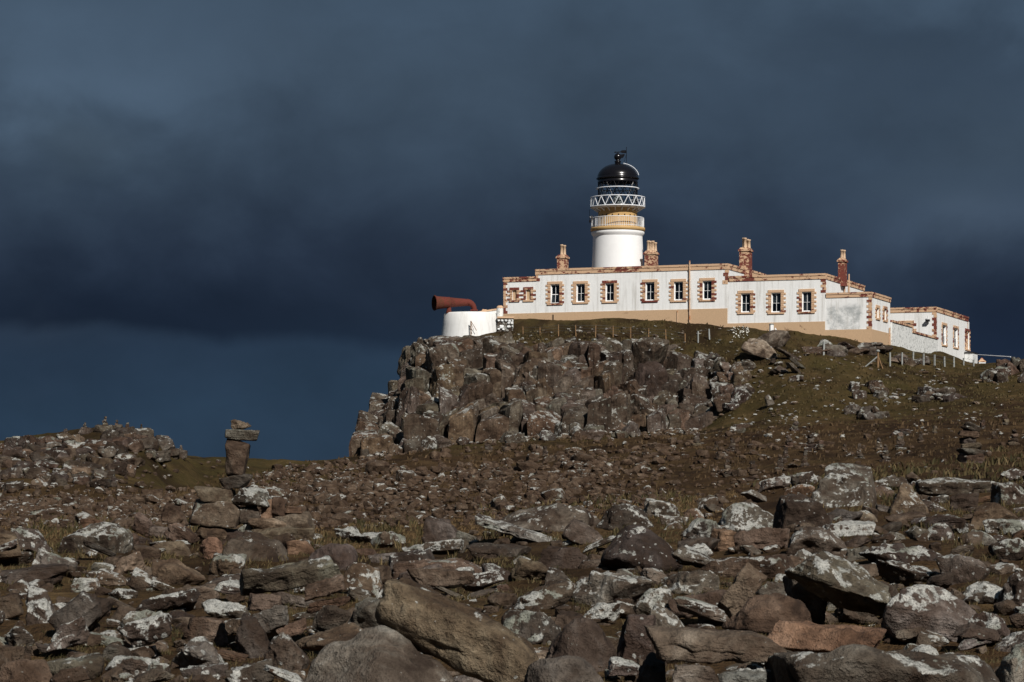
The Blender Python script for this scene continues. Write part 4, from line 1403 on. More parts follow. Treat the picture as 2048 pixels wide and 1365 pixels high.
def fence(label, spec, w, mat, wires, wid, name='wire_fence'):
    """spec: (px, top row, base row)"""
    pts = []
    e = None
    for (px, pt_, pb) in spec:
        x, Y, z = ground_at(px, pb)
        hgt_ = (pb - pt_) / FPX * Y
        if e is None:
            e = empty(name, (x, Y, z)); tag(e, label, 'fence')
        o = MB().box(-w / 2, w / 2, -w / 2, w / 2, -0.4, hgt_).build('post', mat, e, Vector((x, Y, z)) - Vector(e.location))
        o.rotation_euler = (R(random.uniform(-2.5, 2.5)), R(random.uniform(-2.5, 2.5)), R(random.uniform(0, 40)))
        pts.append(Vector((x, Y, z)) - Vector(e.location) + Vector((0, 0, hgt_)))
    for k in range(wires):
        fr = 0.06 + 0.8 * k / wires
        m = MB()
        for a, b in zip(pts[:-1], pts[1:]):
            if (a - b).length < 9:
                m.tube(a + Vector((0, -w * 0.6, -fr)), b + Vector((0, -w * 0.6, -fr)), wid, 4)
        m.build('wire', M_WIRE, e)
    return e


f1 = fence('thin wooden post and wire fence across the slope below the long house',
           [(1046, 654, 669), (1080, 655, 671), (1117, 650, 673), (1152, 651, 674), (1191, 650, 675), (1226, 653, 676), (1261, 655, 678), (1297, 658, 680), (1332, 660, 683), (1370, 668, 686)], 0.09, M_WOOD, 3, 0.012)
f2 = fence('two pale concrete posts standing in turf at the end of the wooden fence', [(1396, 663, 686), (1419, 660, 682)], 0.12, M_CONC, 1, 0.01)
f3 = fence('row of pale concrete fence posts below the store and yard wall',
           [(1780, 705, 733), (1804, 705, 731), (1826, 704, 730), (1847, 708, 732), (1869, 710, 734), (1889, 713, 734), (1908, 715, 734), (1927, 718, 733), (1947, 720, 733)], 0.13, M_CONC, 3, 0.012)
x, Y, z = ground_at(1647, 712)
lp = empty('leaning_post', (x, Y, z)); tag(lp, 'single pale post standing alone below the ochre house corner', 'post')
MB().box(-0.08, 0.08, -0.08, 0.08, -0.4, 27 / FPX * Y).build('post', M_CONC, lp); lp.rotation_euler = (0, R(2), R(20))
x, Y, z = ground_at(1756, 736)
sp_ = empty('strainer_post', (x, Y, z)); tag(sp_, 'timber strainer post with two diagonal struts at the fence end', 'post')
k_ = Y / FPX
MB().tube((0, 0, -0.3), (0, 0, 32 * k_), 0.11, 8, 0.09).build('upright', M_WOOD, sp_)
MB().tube((-27 * k_, 0.2, 2 * k_ - 0.1), (-1 * k_, 0, 22 * k_), 0.07, 6).build('strut', M_CONC, sp_)
MB().tube((9 * k_, -0.1, -0.1), (0.5 * k_, 0, 22 * k_), 0.06, 6).build('strut', M_WOOD, sp_)
MB().lathe([(0.02, 31 * k_), (0.16, 31.5 * k_), (0.18, 34 * k_), (0.05, 36 * k_)], 10).build('post_cap', M_CONC, sp_)
# small posts in front of the foghorn wall
x, Y, z = ground_at(943, 662)
st = empty('braced_stake', (fx(943), FY - 3.2, fz(663))); tag(st, 'short braced wooden stake in front of the white foghorn wall', 'stake')
MB().tube((0, 0, -0.6), (0, 0, 0.82), 0.055, 6).tube((0.55, 0.0, -0.1), (0.03, 0, 0.75), 0.03, 5).tube((0.28, 0, -0.1), (0.02, 0, 0.6), 0.025, 5).build('stake', M_WOOD, st)
# white marker pillar and leaning slab by the plinth
x, Y, z = ground_at(1543, 662)
Y = 226.6; x = (1543 - CX) / FPX * Y
mk = empty('marker_pillar', (x, Y, fz(664) * Y / FY)); tag(mk, 'stubby white marker pillar with flat cap against the ochre plinth', 'pillar')
k_ = Y / FPX
MB().lathe([(4.6 * k_, -0.6), (4.5 * k_, 12 * k_), (4.3 * k_, 14 * k_)], 6, smooth=False).build('shaft', M_FRAME, mk)
MB().lathe([(5.2 * k_, 14.01 * k_), (5.2 * k_, 15.2 * k_), (3 * k_, 16.4 * k_)], 6, smooth=False).build('cap', M_CONC, mk)
MB().prism([(6 * k_, 0, 7 * k_), (7.8 * k_, 0, 8 * k_), (12.5 * k_, 0, 0), (9.5 * k_, 0, 0)], (0, -0.1, 0), (0, 0.1, 0)).build('leaning_slab', M_FRAME, mk)
# little white cabin and handrail beyond the hill on the right
hut = empty('white_hut', px3(1963.5, 733, 285)); tag(hut, 'tiny white hut with buff pyramid roof beyond the hill', 'hut')
k_ = 285 / FPX
MB().box(-6.8 * k_, 6.8 * k_, -6 * k_, 6 * k_, -3, 8.5 * k_).build('wall', M_WHITE, hut)
MB().add([(-7.8 * k_, -7 * k_, 8.5 * k_), (7.8 * k_, -7 * k_, 8.5 * k_), (7.8 * k_, 7 * k_, 8.5 * k_), (-7.8 * k_, 7 * k_, 8.5 * k_), (0, 0, 18 * k_)], [(3, 2, 1, 0), (0, 1, 4), (1, 2, 4), (2, 3, 4), (3, 0, 4)]).build('roof', M_COPE, hut)
hr = empty('handrail', px3(1954, 722, 280)); tag(hr, 'pale metal handrail sloping down beyond the little hut', 'handrail')
k_ = 280 / FPX
MB().tube((0, 0, -0.6), (0, 0, 12 * k_), 0.05, 6).build('post', M_METALW, hr)
MB().tube((0, 0, 12 * k_), (46 * k_, -6, 3.2 * k_), 0.06, 6).build('rail', M_METALW, hr)

# ------------------------------------------------------------------ boulders of the near field, read off the photograph
# (x0, y0, x1, y1 in the photo, roll, style, tone, lichen, label, distance or None)
HERO = [
    (20, 1055, 115, 1112, 12, 'wedge', 'mid', 0.75, 'white-crusted sloping boulder beside the straw grass strip at the left edge', None),
    (128, 1055, 250, 1114, 0, 'block', 'mid', 0.8, 'boxy boulder with lichened grey end face and small brown block lying on it', None),
    (164, 1040, 208, 1059, 0, 'block', 'orange', 0.1, 'small orange-brown block lying on the boxy lichened boulder', 52),
    (264, 1026, 311, 1071, 20, 'block', 'tan', 0.1, 'pale tan squared block, leftmost of the stones leaning at the tall cairn', 49),
    (325, 1010, 372, 1048, 0, 'wedge', 'brown', 0.1, 'pointed brown pyramid stone left of the tall cairn', 52),
    (332, 1042, 396, 1092, 28, 'block', 'tan', 0.35, 'tilted tan block with flat pale top in front of the tall cairn', 46),
    (303, 1055, 340, 1074, 4, 'slab', 'grey', 0.1, None, 47),
    (396, 1072, 456, 1124, 18, 'round', 'orange', 0.1, 'rounded orange and grey stone below the tall cairn', None),
    (222, 1066, 273, 1098, 0, 'round', 'brown', 0.1, None, None),
    (455, 1073, 564, 1128, 0, 'wedge', 'dark', 0.3, None, None),
    (566, 1086, 630, 1114, 0, 'block', 'orange', 0.1, None, None),
    (616, 1086, 715, 1148, 8, 'mound', 'dark', 0.15, 'smooth dark domed boulder just behind the overhanging table rock', None),
    (297, 1112, 407, 1176, -8, 'wedge', 'brown', 0.25, 'brown boulder with an overhanging lip above dark gap', None),
    (-12, 1128, 130, 1180, -6, 'block', 'dark', 0.15, 'long dark brown block lying at the left edge', None),
    (75, 1106, 150, 1152, 14, 'angular', 'grey', 0.85, None, None),
    (178, 1120, 231, 1156, -10, 'round', 'mid', 0.95, 'small boulder with white lichen cap behind the leaning dark slab', None),
    (96, 1162, 240, 1292, -34, 'slab', 'dark', 0.45, 'big dark slab leaning to the right with white lichen rim', None),
    (41, 1170, 118, 1262, -6, 'wedge', 'grey', 0.8, 'spotted grey upright boulder left of the leaning dark slab', None),
    (236, 1220, 337, 1286, -4, 'angular', 'grey', 0.85, 'grey boulder heavily spotted white, right of the leaning dark slab', None),
    (252, 1174, 398, 1238, -14, 'slab', 'dark', 0.6, 'long dark slab with one white patch pointing to the right', None),
    (371, 1236, 456, 1292, 6, 'block', 'brown', 0.3, 'brown block with tiny white spots left of the table rock supports', None),
    (348, 1276, 450, 1348, 8, 'angular', 'mid', 0.7, 'low boulder with white spots below the brown spotted block', None),
    (410, 1206, 492, 1242, 0, 'angular', 'grey', 0.95, None, None),
    (206, 1294, 264, 1330, 0, 'round', 'blue', 0.15, 'small blue-grey boulder in grass at the lower left', None),
    (96, 1318, 200, 1372, 0, 'round', 'mid', 0.55, None, None),
    (-8, 1322, 114, 1392, 4, 'mound', 'brown', 0.15, 'smooth brown boulder in the bottom left corner', None),
    (-5, 1298, 45, 1332, 0, 'block', 'brown', 0.1, None, None),
    (296, 1328, 336, 1360, 0, 'angular', 'grey', 1.0, None, None),
    (10, 1256, 66, 1302, 10, 'angular', 'grey', 0.9, None, None),
    # table rock and the stones that carry it
    (482, 1106, 674, 1192, -12, 'block', 'grey', 0.55, 'large overhanging table rock resting on stacked stones above a black gap', 21.0),
    (500, 1190, 562, 1222, 4, 'block', 'brown', 0.1, 'squared brown stone directly under the table rock left end', 20.8),
    (503, 1214, 577, 1270, -8, 'block', 'blue', 0.3, 'blue-grey block, second stone under the table rock left end', 20.7),
    (545, 1236, 618, 1280, -16, 'slab', 'brown', 0.1, 'brown wedge slab under the black gap of the table rock', 20.7),
    (603, 1148, 694, 1202, -18, 'slab', 'tan', 0.15, 'tan slab jammed under the table rock right end', 20.8),
    (612, 1192, 699, 1226, -10, 'slab', 'orange', 0.05, 'thin orange-brown slab, second stone under the table rock right end', 20.8),
    (627, 1214, 700, 1264, -4, 'round', 'grey', 0.55, 'rounded speckled stone, third stone under the table rock right end', 20.7),
    (594, 1250, 730, 1306, -5, 'round', 'brown', 0.2, 'long dark brown stone at the bottom of the table rock pile', 20.2),
    (466, 1232, 545, 1322, -10, 'wedge', 'dark', 0.2, 'dark brown block at the foot of the table rock pile', 20.3),
    (524, 1278, 608, 1372, 0, 'angular', 'mid', 0.4, 'upright grey-brown stone with white patch in front of the table rock pile', 18.2),
    (596, 1262, 922, 1440, 6, 'mound', 'grey', 0.12, 'broad smooth grey boulder at the bottom edge left of the log-shaped stone', 15.6),
    (768, 1182, 1070, 1356, 27, 'log', 'brown', 0.30, 'log-shaped brown stone tilted down to the right over a black hollow', 15.9),
    (1026, 1328, 1242, 1430, 0, 'mound', 'grey', 0.15, 'smooth grey boulder at the bottom edge right of the log-shaped stone', 15.0),
    (1098, 1244, 1244, 1350, 4, 'mound', 'mid', 0.2, 'plain grey-brown boulder with curved crack in the lower middle', None),
    (1282, 1250, 1572, 1330, 4, 'block', 'tan', 0.12, 'long tan slab bridging a black gap at the bottom edge', 15.4),
    (1270, 1322, 1330, 1400, 0, 'angular', 'dark', 0.1, None, 15.6),
    (1433, 1330, 1556, 1400, 8, 'block', 'blue', 0.55, 'pale blue-grey stone lying in the gap under the long tan slab', 15.2),
    (1008, 1168, 1146, 1226, -12, 'angular', 'brown', 0.75, 'brown boulder with white spotted crown above the log-shaped stone', None),
    (1154, 1138, 1294, 1228, -10, 'angular', 'grey', 0.7, None, None),
    (1208, 1054, 1362, 1158, 6, 'round', 'dark', 0.45, 'very large dark rounded boulder over a black hollow in the middle', None),
    (1000, 1008, 1200, 1070, 2, 'mound', 'mid', 0.5, 'wide low whaleback boulder on the crest in the middle', None),
    (946, 1030, 1136, 1096, 17, 'slab', 'grey', 0.75, 'long lichened slab sloping down to the right before the whaleback boulder', None),
    (932, 1086, 1062, 1122, 3, 'slab', 'dark', 0.2, 'flat dark slab lying under the long lichened slab', None),
    (1080, 1092, 1175, 1140, -6, 'wedge', 'dark', 0.15, None, None),
    (1022, 1118, 1100, 1168, 0, 'angular', 'tan', 0.2, 'plain tan-grey boulder below the flat dark slab', None),
    (798, 1108, 980, 1172, -6, 'wedge', 'brown', 0.55, 'wide brown boulder with big white patch at its right end', None),
    (815, 1138, 945, 1170, 0, 'slab', 'tan', 0.1, 'squared tan slab lying at the foot of the wide brown boulder', 23.6),
    (774, 1097, 884, 1168, -12, 'wedge', 'dark', 0.5, 'dark streaked ridge-shaped boulder left of the wide brown boulder', None),
    (856, 1044, 922, 1098, 0, 'wedge', 'dark', 0.3, None, None),
    (888, 1078, 938, 1112, 0, 'round', 'grey', 0.1, 'smooth rounded grey stone near the start of the long lichened slab', None),
    (671, 1054, 727, 1086, 4, 'angular', 'grey', 1.1, 'bright white lichened stone on the straw grass right of the tall cairn', None),
    (715, 1068, 802, 1092, 0, 'slab', 'grey', 0.95, None, None),
    (686, 1130, 768, 1198, 14, 'angular', 'brown', 0.75, None, None),
    (815, 1083, 917, 1114, -6, 'slab', 'grey', 0.95, None, None),
    (1198, 1012, 1318, 1066, 4, 'mound', 'dark', 0.55, 'dark dome boulder next to the whaleback boulder', None),
    (1294, 1003, 1352, 1044, 0, 'angular', 'grey', 0.95, None, None),
    (692, 1210, 768, 1284, 0, 'round', 'blue', 0.35, None, None),
    (1008, 1228, 1122, 1304, 8, 'angular', 'dark', 0.7, None, None),
    (1273, 1184, 1347, 1244, -6, 'angular', 'grey', 0.85, None, None),
    (1131, 1040, 1212, 1094, 16, 'wedge', 'dark', 0.4, None, None),
    (1234, 1188, 1282, 1218, 0, 'angular', 'grey', 0.9, None, None),
    (1238, 1248, 1304, 1346, 0, 'block', 'dark', 0.65, None, None),
    (1760, 1176, 1948, 1296, 4, 'round', 'grey', 0.62, 'round boulder with thick white lichen cap at the lower right', None),
    (1586, 1118, 1802, 1218, 20, 'angular', 'mid', 0.68, 'big tilted boulder over a deep black hollow left of the white-capped round one', 21.0),
    (1580, 1150, 1640, 1250, 0, 'block', 'dark', 0.3, None, 21.6),
    (1532, 1242, 1770, 1312, 3, 'slab', 'orange', 0.12, 'long orange-brown slab in front of the deep black hollow', 18.0),
    (1566, 1292, 1998, 1430, 2, 'block', 'mid', 0.55, 'very long rough boulder along the bottom edge at right', 15.0),
    (1428, 1118, 1532, 1236, 38, 'slab', 'tan', 0.15, 'leaning tan pillar-shaped stone propped on the brown mound', 20.5),
    (1455, 1196, 1617, 1258, 0, 'mound', 'brown', 0.12, 'smooth brown mound-shaped boulder under the leaning tan stone', 19.6),
    (1338, 1184, 1455, 1240, -4, 'block', 'brown', 0.25, 'flat-topped brown block left of the leaning tan stone', None),
    (1473, 1058, 1576, 1106, -4, 'block', 'brown', 0.15, 'large brown squared block beside a smaller orange block', None),
    (1424, 1062, 1481, 1108, 4, 'block', 'orange', 0.12, 'smaller orange block touching the large brown squared block', None),
    (1539, 984, 1652, 1075, -16, 'wedge', 'dark', 0.35, 'tall dark brown boulder leaning left behind the large brown squared block', None),
    (1575, 1056, 1692, 1122, 8, 'angular', 'mid', 0.65, None, None),
    (1645, 1046, 1749, 1080, 0, 'slab', 'grey', 1.05, 'flat boulder with bright white top right of the tall dark leaning one', None),
    (1769, 1020, 1850, 1053, -10, 'slab', 'tan', 0.15, 'plain tan slab below the pointed pale boulder at right', None),
    (1926, 998, 2030, 1064, -16, 'wedge', 'brown', 0.2, 'dark brown peaked boulder near the right edge', None),
    (1966, 1042, 2052, 1072, 0, 'slab', 'grey', 1.15, 'flat white stone in the grass at the right edge', None),
    (1831, 1030, 1930, 1062, -4, 'slab', 'dark', 0.5, None, None),
    (1734, 1090, 1872, 1138, 4, 'angular', 'dark', 0.75, None, None),
    (1755, 1126, 1875, 1184, 8, 'angular', 'mid', 0.8, None, None),
    (1878, 1116, 1970, 1178, 6, 'angular', 'grey', 0.65, None, None),
    (1985, 1082, 2052, 1126, 0, 'round', 'dark', 0.85, 'white-flecked dark boulder in grass at the right edge', None),
    (1919, 1176, 2008, 1222, 0, 'angular', 'grey', 0.85, None, None),
    (2000, 1158, 2068, 1230, 0, 'angular', 'mid', 0.75, None, None),
    (1944, 1234, 2014, 1288, 0, 'angular', 'dark', 0.85, None, None),
    (1996, 1290, 2070, 1390, 0, 'angular', 'grey', 0.7, 'lichened boulder in the bottom right corner', None),
    (1404, 1108, 1594, 1164, 0, 'slab', 'brown', 0.62, 'broad brown spotted slab below the two touching blocks', None),
    (1328, 1146, 1430, 1200, -4, 'angular', 'mid', 0.6, None, None),
    (1290, 1180, 1340, 1222, 0, 'angular', 'grey', 0.9, None, None),
    (1444, 1004, 1557, 1070, -8, 'wedge', 'grey', 0.9, None, None),
    (1373, 1044, 1437, 1088, 0, 'angular', 'grey', 1.0, None, None),
    (1627, 934, 1755, 1026, 0, 'wedge', 'mid', 0.7, 'tall lichened crag-like boulder behind the white-topped flat one', None),
    (1776, 976, 1850, 1036, 0, 'wedge', 'tan', 0.6, 'pointed pale boulder standing up at right of the crag-like one', None),
    (1849, 958, 1996, 994, 3, 'slab', 'mid', 0.7, None, None),
    (1992, 972, 2060, 1014, 0, 'angular', 'mid', 0.8, None, None),
    (1904, 992, 1952, 1026, 0, 'block', 'dark', 0.1, None, None),
    (1517, 950, 1580, 985, 0, 'angular', 'grey', 0.8, None, None),
    (1575, 944, 1645, 978, 0, 'angular', 'mid', 0.75, None, None),
    (1755, 955, 1813, 982, 0, 'angular', 'mid', 0.6, None, None),
    (1690, 1098, 1745, 1128, 0, 'slab', 'grey', 0.5, None, None),
    (1150, 858, 1208, 884, 0, 'block', 'mid', 0.45, 'large squared boulder at the foot of the cliff', 196),
    (1222, 862, 1258, 882, 0, 'round', 'grey', 0.3, 'smaller rounded boulder right of the squared one at the cliff foot', 197),
    (1482, 664, 1572, 728, 20, 'wedge', 'pale', 0.30, 'huge pale split boulder, largest of the tumbled group below the house', None),
    (1512, 654, 1582, 704, 6, 'angular', 'pale', 0.25, 'rounded grey boulder behind the huge pale split one', None),
    (1550, 690, 1600, 724, 30, 'block', 'mid', 0.35, 'boulder wedged right of the huge pale split one', None),
    (1532, 708, 1560, 734, -50, 'slab', 'grey', 0.4, 'small slab leaning under the huge pale split boulder', None),
    (1570, 708, 1618, 742, 42, 'slab', 'mid', 0.4, 'upper of two slanting slabs below the tumbled group', None),
    (1564, 720, 1612, 752, 42, 'slab', 'grey', 0.6, 'lower of two slanting slabs below the tumbled group', None),
    (1536, 728, 1588, 752, 6, 'wedge', 'mid', 0.5, 'low wedge boulder at the foot of the tumbled group', None),
    (1476, 718, 1512, 746, 0, 'angular', 'grey', 0.75, 'pale lumpy boulder left of the tumbled group', None),
    (1524, 786, 1552, 818, -20, 'wedge', 'grey', 0.6, 'lone grey upright boulder on the green slope', None),
    (1576, 748, 1606, 766, 0, 'angular', 'grey', 0.9, 'white-speckled lump below the slanting slabs', None),
]
TONEWORD = {'dark': 'dark brown', 'brown': 'brown', 'grey': 'grey', 'tan': 'tan', 'orange': 'orange-brown', 'blue': 'blue-grey', 'mid': 'grey-brown', 'red': 'reddish', 'pale': 'pale grey'}
STYLEWORD = {'log': 'long boulder', 'wedge': 'wedge-shaped boulder', 'block': 'squared boulder', 'slab': 'slab', 'round': 'rounded boulder', 'angular': 'angular boulder', 'mound': 'domed boulder'}
LANDMARK = [(470, 900, 'tall cairn'), (575, 1150, 'table rock'), (168, 1230, 'leaning dark slab'), (915, 1265, 'log-shaped stone'), (1100, 1035, 'whaleback boulder'),
            (1285, 1105, 'very large dark boulder'), (1855, 1235, 'white-capped round boulder'), (1482, 1180, 'leaning tan stone'), (1425, 1290, 'long tan slab'),
            (1690, 980, 'crag-like boulder'), (1940, 885, 'dark stacked cairn'), (890, 1140, 'wide brown boulder'), (1595, 1030, 'tall dark leaning boulder'),
            (1780, 1330, 'very long bottom boulder'), (1690, 1185, 'big tilted boulder'), (190, 1085, 'boxy lichened boulder'), (760, 1350, 'broad smooth grey boulder'),
            (1810, 1010, 'pointed pale boulder'), (2005, 1055, 'flat white stone'), (1170, 1300, 'cracked grey-brown boulder'), (285, 1250, 'white-spotted grey boulder')]
_used_labels = {}
BOULDERS = []


def auto_label(px, py, w, tone, style, lich):
    d = sorted(((px - a) ** 2 + ((py - b) * 1.6) ** 2, a, b, n) for a, b, n in LANDMARK)
    _, a, b, nm = d[0]
    dx_, dy_ = px - a, py - b
    if abs(dx_) > 1.3 * abs(dy_): rel = 'to the left of' if dx_ < 0 else 'to the right of'
    else: rel = 'behind' if dy_ < 0 else 'in front of'
    li = 'plain' if lich < 0.3 else ('lichen-flecked' if lich < 0.62 else ('white-spotted' if lich < 0.85 else 'white-crusted'))
    size = 'tiny' if w < 26 else ('small' if w < 45 else ('middling' if w < 75 else 'large'))
    lab = f'{size} {li} {TONEWORD[tone]} {STYLEWORD[style]} {rel} the {nm}'
    return lab


def register(o, label, group):
    tag(o, label, 'boulder', group)
    _used_labels.setdefault(label, []).append(o)


def place(x0, y0, x1, y1, roll, style, tone, lich, label, Y, seed, sub=5, me=None, group='boulders of the rock field', mat=None):
    px, w, h = (x0 + x1) / 2, x1 - x0, y1 - y0
    if Y is None:
        Y = eye_dist(px, y1 - 0.10 * h) or 60.0
    s = Y / FPX
    if Y < 62 and label is not None and ' slab' not in label: w *= 1.12; h *= 1.14
    if Y < 62 and label is None: w *= 1.22; h *= 1.26
    W_, H_ = w * s, h * s
    # photo box is the outline of the rolled stone: undo the roll for the stone's own size
    a = abs(R(roll)); ca, sa = math.cos(a), math.sin(a)
    det = max(ca * ca - sa * sa, 0.35)
    w0 = max((W_ * ca - H_ * sa) / det, 0.45 * W_); h0 = max((H_ * ca - W_ * sa) / det, 0.30 * H_)
    if style not in ('slab', 'block', 'wedge') or a < 0.05: w0, h0 = max(w0, W_ * 0.85), max(h0, H_ * 0.75)
    if style == 'log': w0, h0 = 1.06 * W_, 0.56 * H_
    if label is None or Y < 70: h0 *= 1.12
    dp = 0.5 * (w0 + h0) * {'slab': 0.9, 'block': 0.85, 'log': 0.6}.get(style, 0.95)
    zc_ = (HZ - (y0 + y1) / 2) * s
    yc = Y + dp * 0.30
    rng = np.random.default_rng(seed)
    sink = 1.0 if Y > 300 else 1.06
    o = rock_obj('boulder', (w0 * 1.03, dp, h0 * sink), (px3(px, 0, yc)[0], yc, zc_ - 0.05 * H_), (R(rng.uniform(-7, 7)), R(roll), R(rng.uniform(-12, 12))), style, tone, lich, seed, sub, mat=mat, me=me)
    lab = label or auto_label(px, (y0 + y1) / 2, w, tone, style, lich)
    register(o, lab, group)
    BOULDERS.append((px, y1, w, h))
    return o


for i, hrow in enumerate(HERO):
    far = (hrow[9] or 0) > 150 or hrow[1] < 830
    place(*hrow, seed=1000 + i * 13, sub=4 if far else 5, mat=M_CRAG if far else None)

# smaller boulders between them, sharing a few shapes
rng = np.random.default_rng(77)
STY = ['angular', 'angular', 'block', 'wedge', 'slab', 'round', 'angular', 'block', 'wedge', 'mound']
SHARED = []
for k in range(20):
    V, F = rock_verts(5000 + k * 7, STY[k % 10], 5)
    me = np_mesh('boulder', V, F, True)
    me.materials.append(M_ROCK)
    SHARED.append((STY[k % 10], me))
want = 300 - len(HERO) - 26
made = 0
for att in range(8000):
    if made >= want: break
    px = rng.uniform(-30, 2080)
    lo = np.interp(px, [0, 500, 800, 1000, 1350, 1500, 1650, 2048], [1085, 1095, 1100, 1060, 1035, 1010, 985, 960])
    py = lo + (1392 - lo) * rng.random() ** 1.25
    k = np.clip((py - 900) / 450, 0.12, 1)
    w = rng.uniform(50, 135) * (0.32 + 0.80 * k)
    h = w * rng.uniform(0.40, 0.72)
    ok = not (360 < px < 650 and py < 1112)
    for (bx, by, bw_, bh_) in BOULDERS:
        if abs(px - bx) < 0.36 * (w + bw_) and abs((py - h / 2) - (by - bh_ / 2)) < 0.30 * (h + bh_):
            ok = False; break
    if not ok: continue
    st_, me = SHARED[rng.integers(0, 20)]
    tone = rng.choice(['mid', 'brown', 'grey', 'dark', 'tan', 'orange', 'blue'], p=[0.30, 0.14, 0.28, 0.14, 0.08, 0.03, 0.03])
    lich = float(np.clip(rng.normal(0.15, 0.10) if rng.random() < 0.30 else rng.normal(0.74, 0.18), 0.02, 1.05))
    lift = 0.0
    if rng.random() < 0.45 and py > 1110:
        under = [b_ for b_ in BOULDERS if abs(b_[0] - px) < 0.45 * (b_[2] + w) and 0 < b_[1] - py < 0.9 * b_[3] + 10]
        if under: lift = 0.55 * h
    Yg_ = eye_dist(px, py) if lift else None
    place(px - w / 2, py - h - lift, px + w / 2, py - lift, rng.uniform(-24, 24), st_, tone, lich, None, Yg_, int(rng.integers(10 ** 6)), me=me)
    made += 1
print('boulders', len(BOULDERS))


# ------------------------------------------------------------------ merged rubble
def rubble(name, label, pts, mat, sub=2):
    """pts: (x, y, z, sx, sy, sz, rz, tilt, seed)"""
    var = []
    for k in range(14):
        V, F = rock_verts(9000 + k * 11, ['angular', 'block', 'wedge', 'slab'][k % 4], sub)
        var.append((V, F))
    Vs, Fs = [], []
    base = 0
    for (x, y, z, sx, sy, sz, rz, tl_, sd) in pts:
        V, F = var[int(sd) % 14]
        V = V * np.array([sx, sy, sz])
        ca, sa = math.cos(tl_), math.sin(tl_)
        V = np.stack([V[:, 0] * ca + V[:, 2] * sa, V[:, 1], -V[:, 0] * sa + V[:, 2] * ca], -1)
        ca, sa = math.cos(rz), math.sin(rz)
        V = np.stack([V[:, 0] * ca - V[:, 1] * sa + x, V[:, 0] * sa + V[:, 1] * ca + y, V[:, 2] + z], -1)
        Vs.append(V); Fs.append(F + base); base += len(V)
    o = link(name, np_mesh(name, np.vstack(Vs), np.vstack(Fs), False), mat)
    tag(o, label, None, None, 'stuff')
    return o


def scatter(n, region, size, rng, depth_h=(0.4, 0.75), sink=0.25, density=None):
    """spread stones evenly as seen from the path: region(px)->(top row, bottom row)"""
    out = []
    tries = 0
    while len(out) < n and tries < n * 4:
        tries += 1
        px = rng.uniform(region[0], region[1])
        py = rng.uniform(*region[2](px))
        if density is not None and rng.random() > density(px, py): continue
        Y = eye_dist(px, py)
        if Y is None or Y > 289: continue
        s = Y / FPX
        w = rng.uniform(*size) * s * (1.0 if rng.random() < 0.8 else 1.7)
        x = (px - CX) / FPX * Y
        hh = w * rng.uniform(*depth_h)
        out.append((x, Y, 0.0, w, w * rng.uniform(0.6, 1.0), hh, rng.uniform(0, 6.28), rng.normal() * 0.22, rng.integers(0, 10 ** 6)))
    A = np.array(out)
    A[:, 2] = hgt(A[:, 0], A[:, 1], False) + A[:, 5] * (0.5 - sink)
    return A


rng = np.random.default_rng(3)
ip = np.interp


def dens_mid(px, py):
    n = 0.5 + 0.5 * float(vnoise(np.array([px / 90.0, py / 30.0, 0.3]), 5))
    d = ip(px, [0, 420, 520, 700, 1250, 1400, 1700, 2048], [0.85, 0.85, 1, 1, 0.95, 0.30, 0.04, 0.05])
    if px > 780 and py < ip(px, [780, 1000, 1350, 2048], [945, 928, 888, 870]): d *= 0.16
    if px < 520 and py < 1000: d *= 0.12
    return d * (0.35 + 0.9 * n)


A1 = scatter(4300, (-60, 2110, lambda p: (ip(p, [0, 340, 480, 560, 700, 1000, 1350, 2048], [985, 985, 965, 938, 925, 890, 865, 845]), ip(p, [0, 500, 800, 1100, 1400, 2048], [1062, 1062, 1056, 1050, 1010, 930]))), (6, 17), rng, density=dens_mid)
rubble('rubble', 'broken brown stones strewn over the middle ground', A1, M_RUB).color = (1.05, 0.92, 0.81, 0.22)
A1b = scatter(260, (-60, 2110, lambda p: (ip(p, [0, 500, 700, 1000, 1350, 2048], [990, 960, 930, 900, 880, 860]), ip(p, [0, 800, 1400, 2048], [1060, 1052, 1005, 930]))), (16, 34), rng, density=dens_mid)
rubble('rubble', 'larger loose stones among the middle ground rubble', A1b, M_RUB, 3).color = (1.05, 0.95, 0.86, 0.4)
# near field gravel and cobbles
A2 = scatter(1000, (-40, 2090, lambda p: (ip(p, [0, 800, 1100, 1500, 2048], [1078, 1085, 1045, 1000, 945]), 1390)), (10, 40), rng, (0.4, 0.7), 0.2, density=lambda px, py: (0.35 + 0.65 * (py - 950) / 420) * (0.15 + 0.85 * float(vnoise(np.array([px / 120.0, py / 45.0, 2.0]), 25) > -0.45)))
rubble('loose_stones', 'loose cobbles and stones between the near boulders', A2, M_RUB, 3).color = (1.0, 0.95, 0.9, 0.45)
# pale scree at the cliff foot and lichen-white bits on the green hill
A3 = scatter(900, (720, 1400, lambda p: (ip(p, [720, 900, 1000, 1200, 1400], [905, 872, 868, 858, 852]), ip(p, [720, 900, 1000, 1200, 1400], [925, 895, 886, 876, 872]))), (4, 11), rng)
rubble('scree', 'pale scree of small stones along the cliff foot', A3, M_RUB).color = (1.3, 1.2, 1.1, 0.6)
A4 = scatter(520, (1380, 2110, lambda p: (ip(p, [1380, 1500, 1700, 1800, 2048], [740, 700, 700, 740, 735]), 880)), (3, 11), rng, (0.25, 0.5), density=lambda px, py: 0.15 + 0.85 * max(0, float(vnoise(np.array([px / 60.0, py / 22.0, 7.0]), 15))))
rubble('scattered_stones', 'pale lichened stones dotted over the green hillside', A4, M_RUB).color = (1.4, 1.3, 1.2, 0.8)
A5 = scatter(110, (1020, 1480, lambda p: (ip(p, [1020, 1200, 1480], [668, 650, 660]), ip(p, [1020, 1200, 1480], [690, 705, 715]))), (3, 9), rng, (0.3, 0.5))
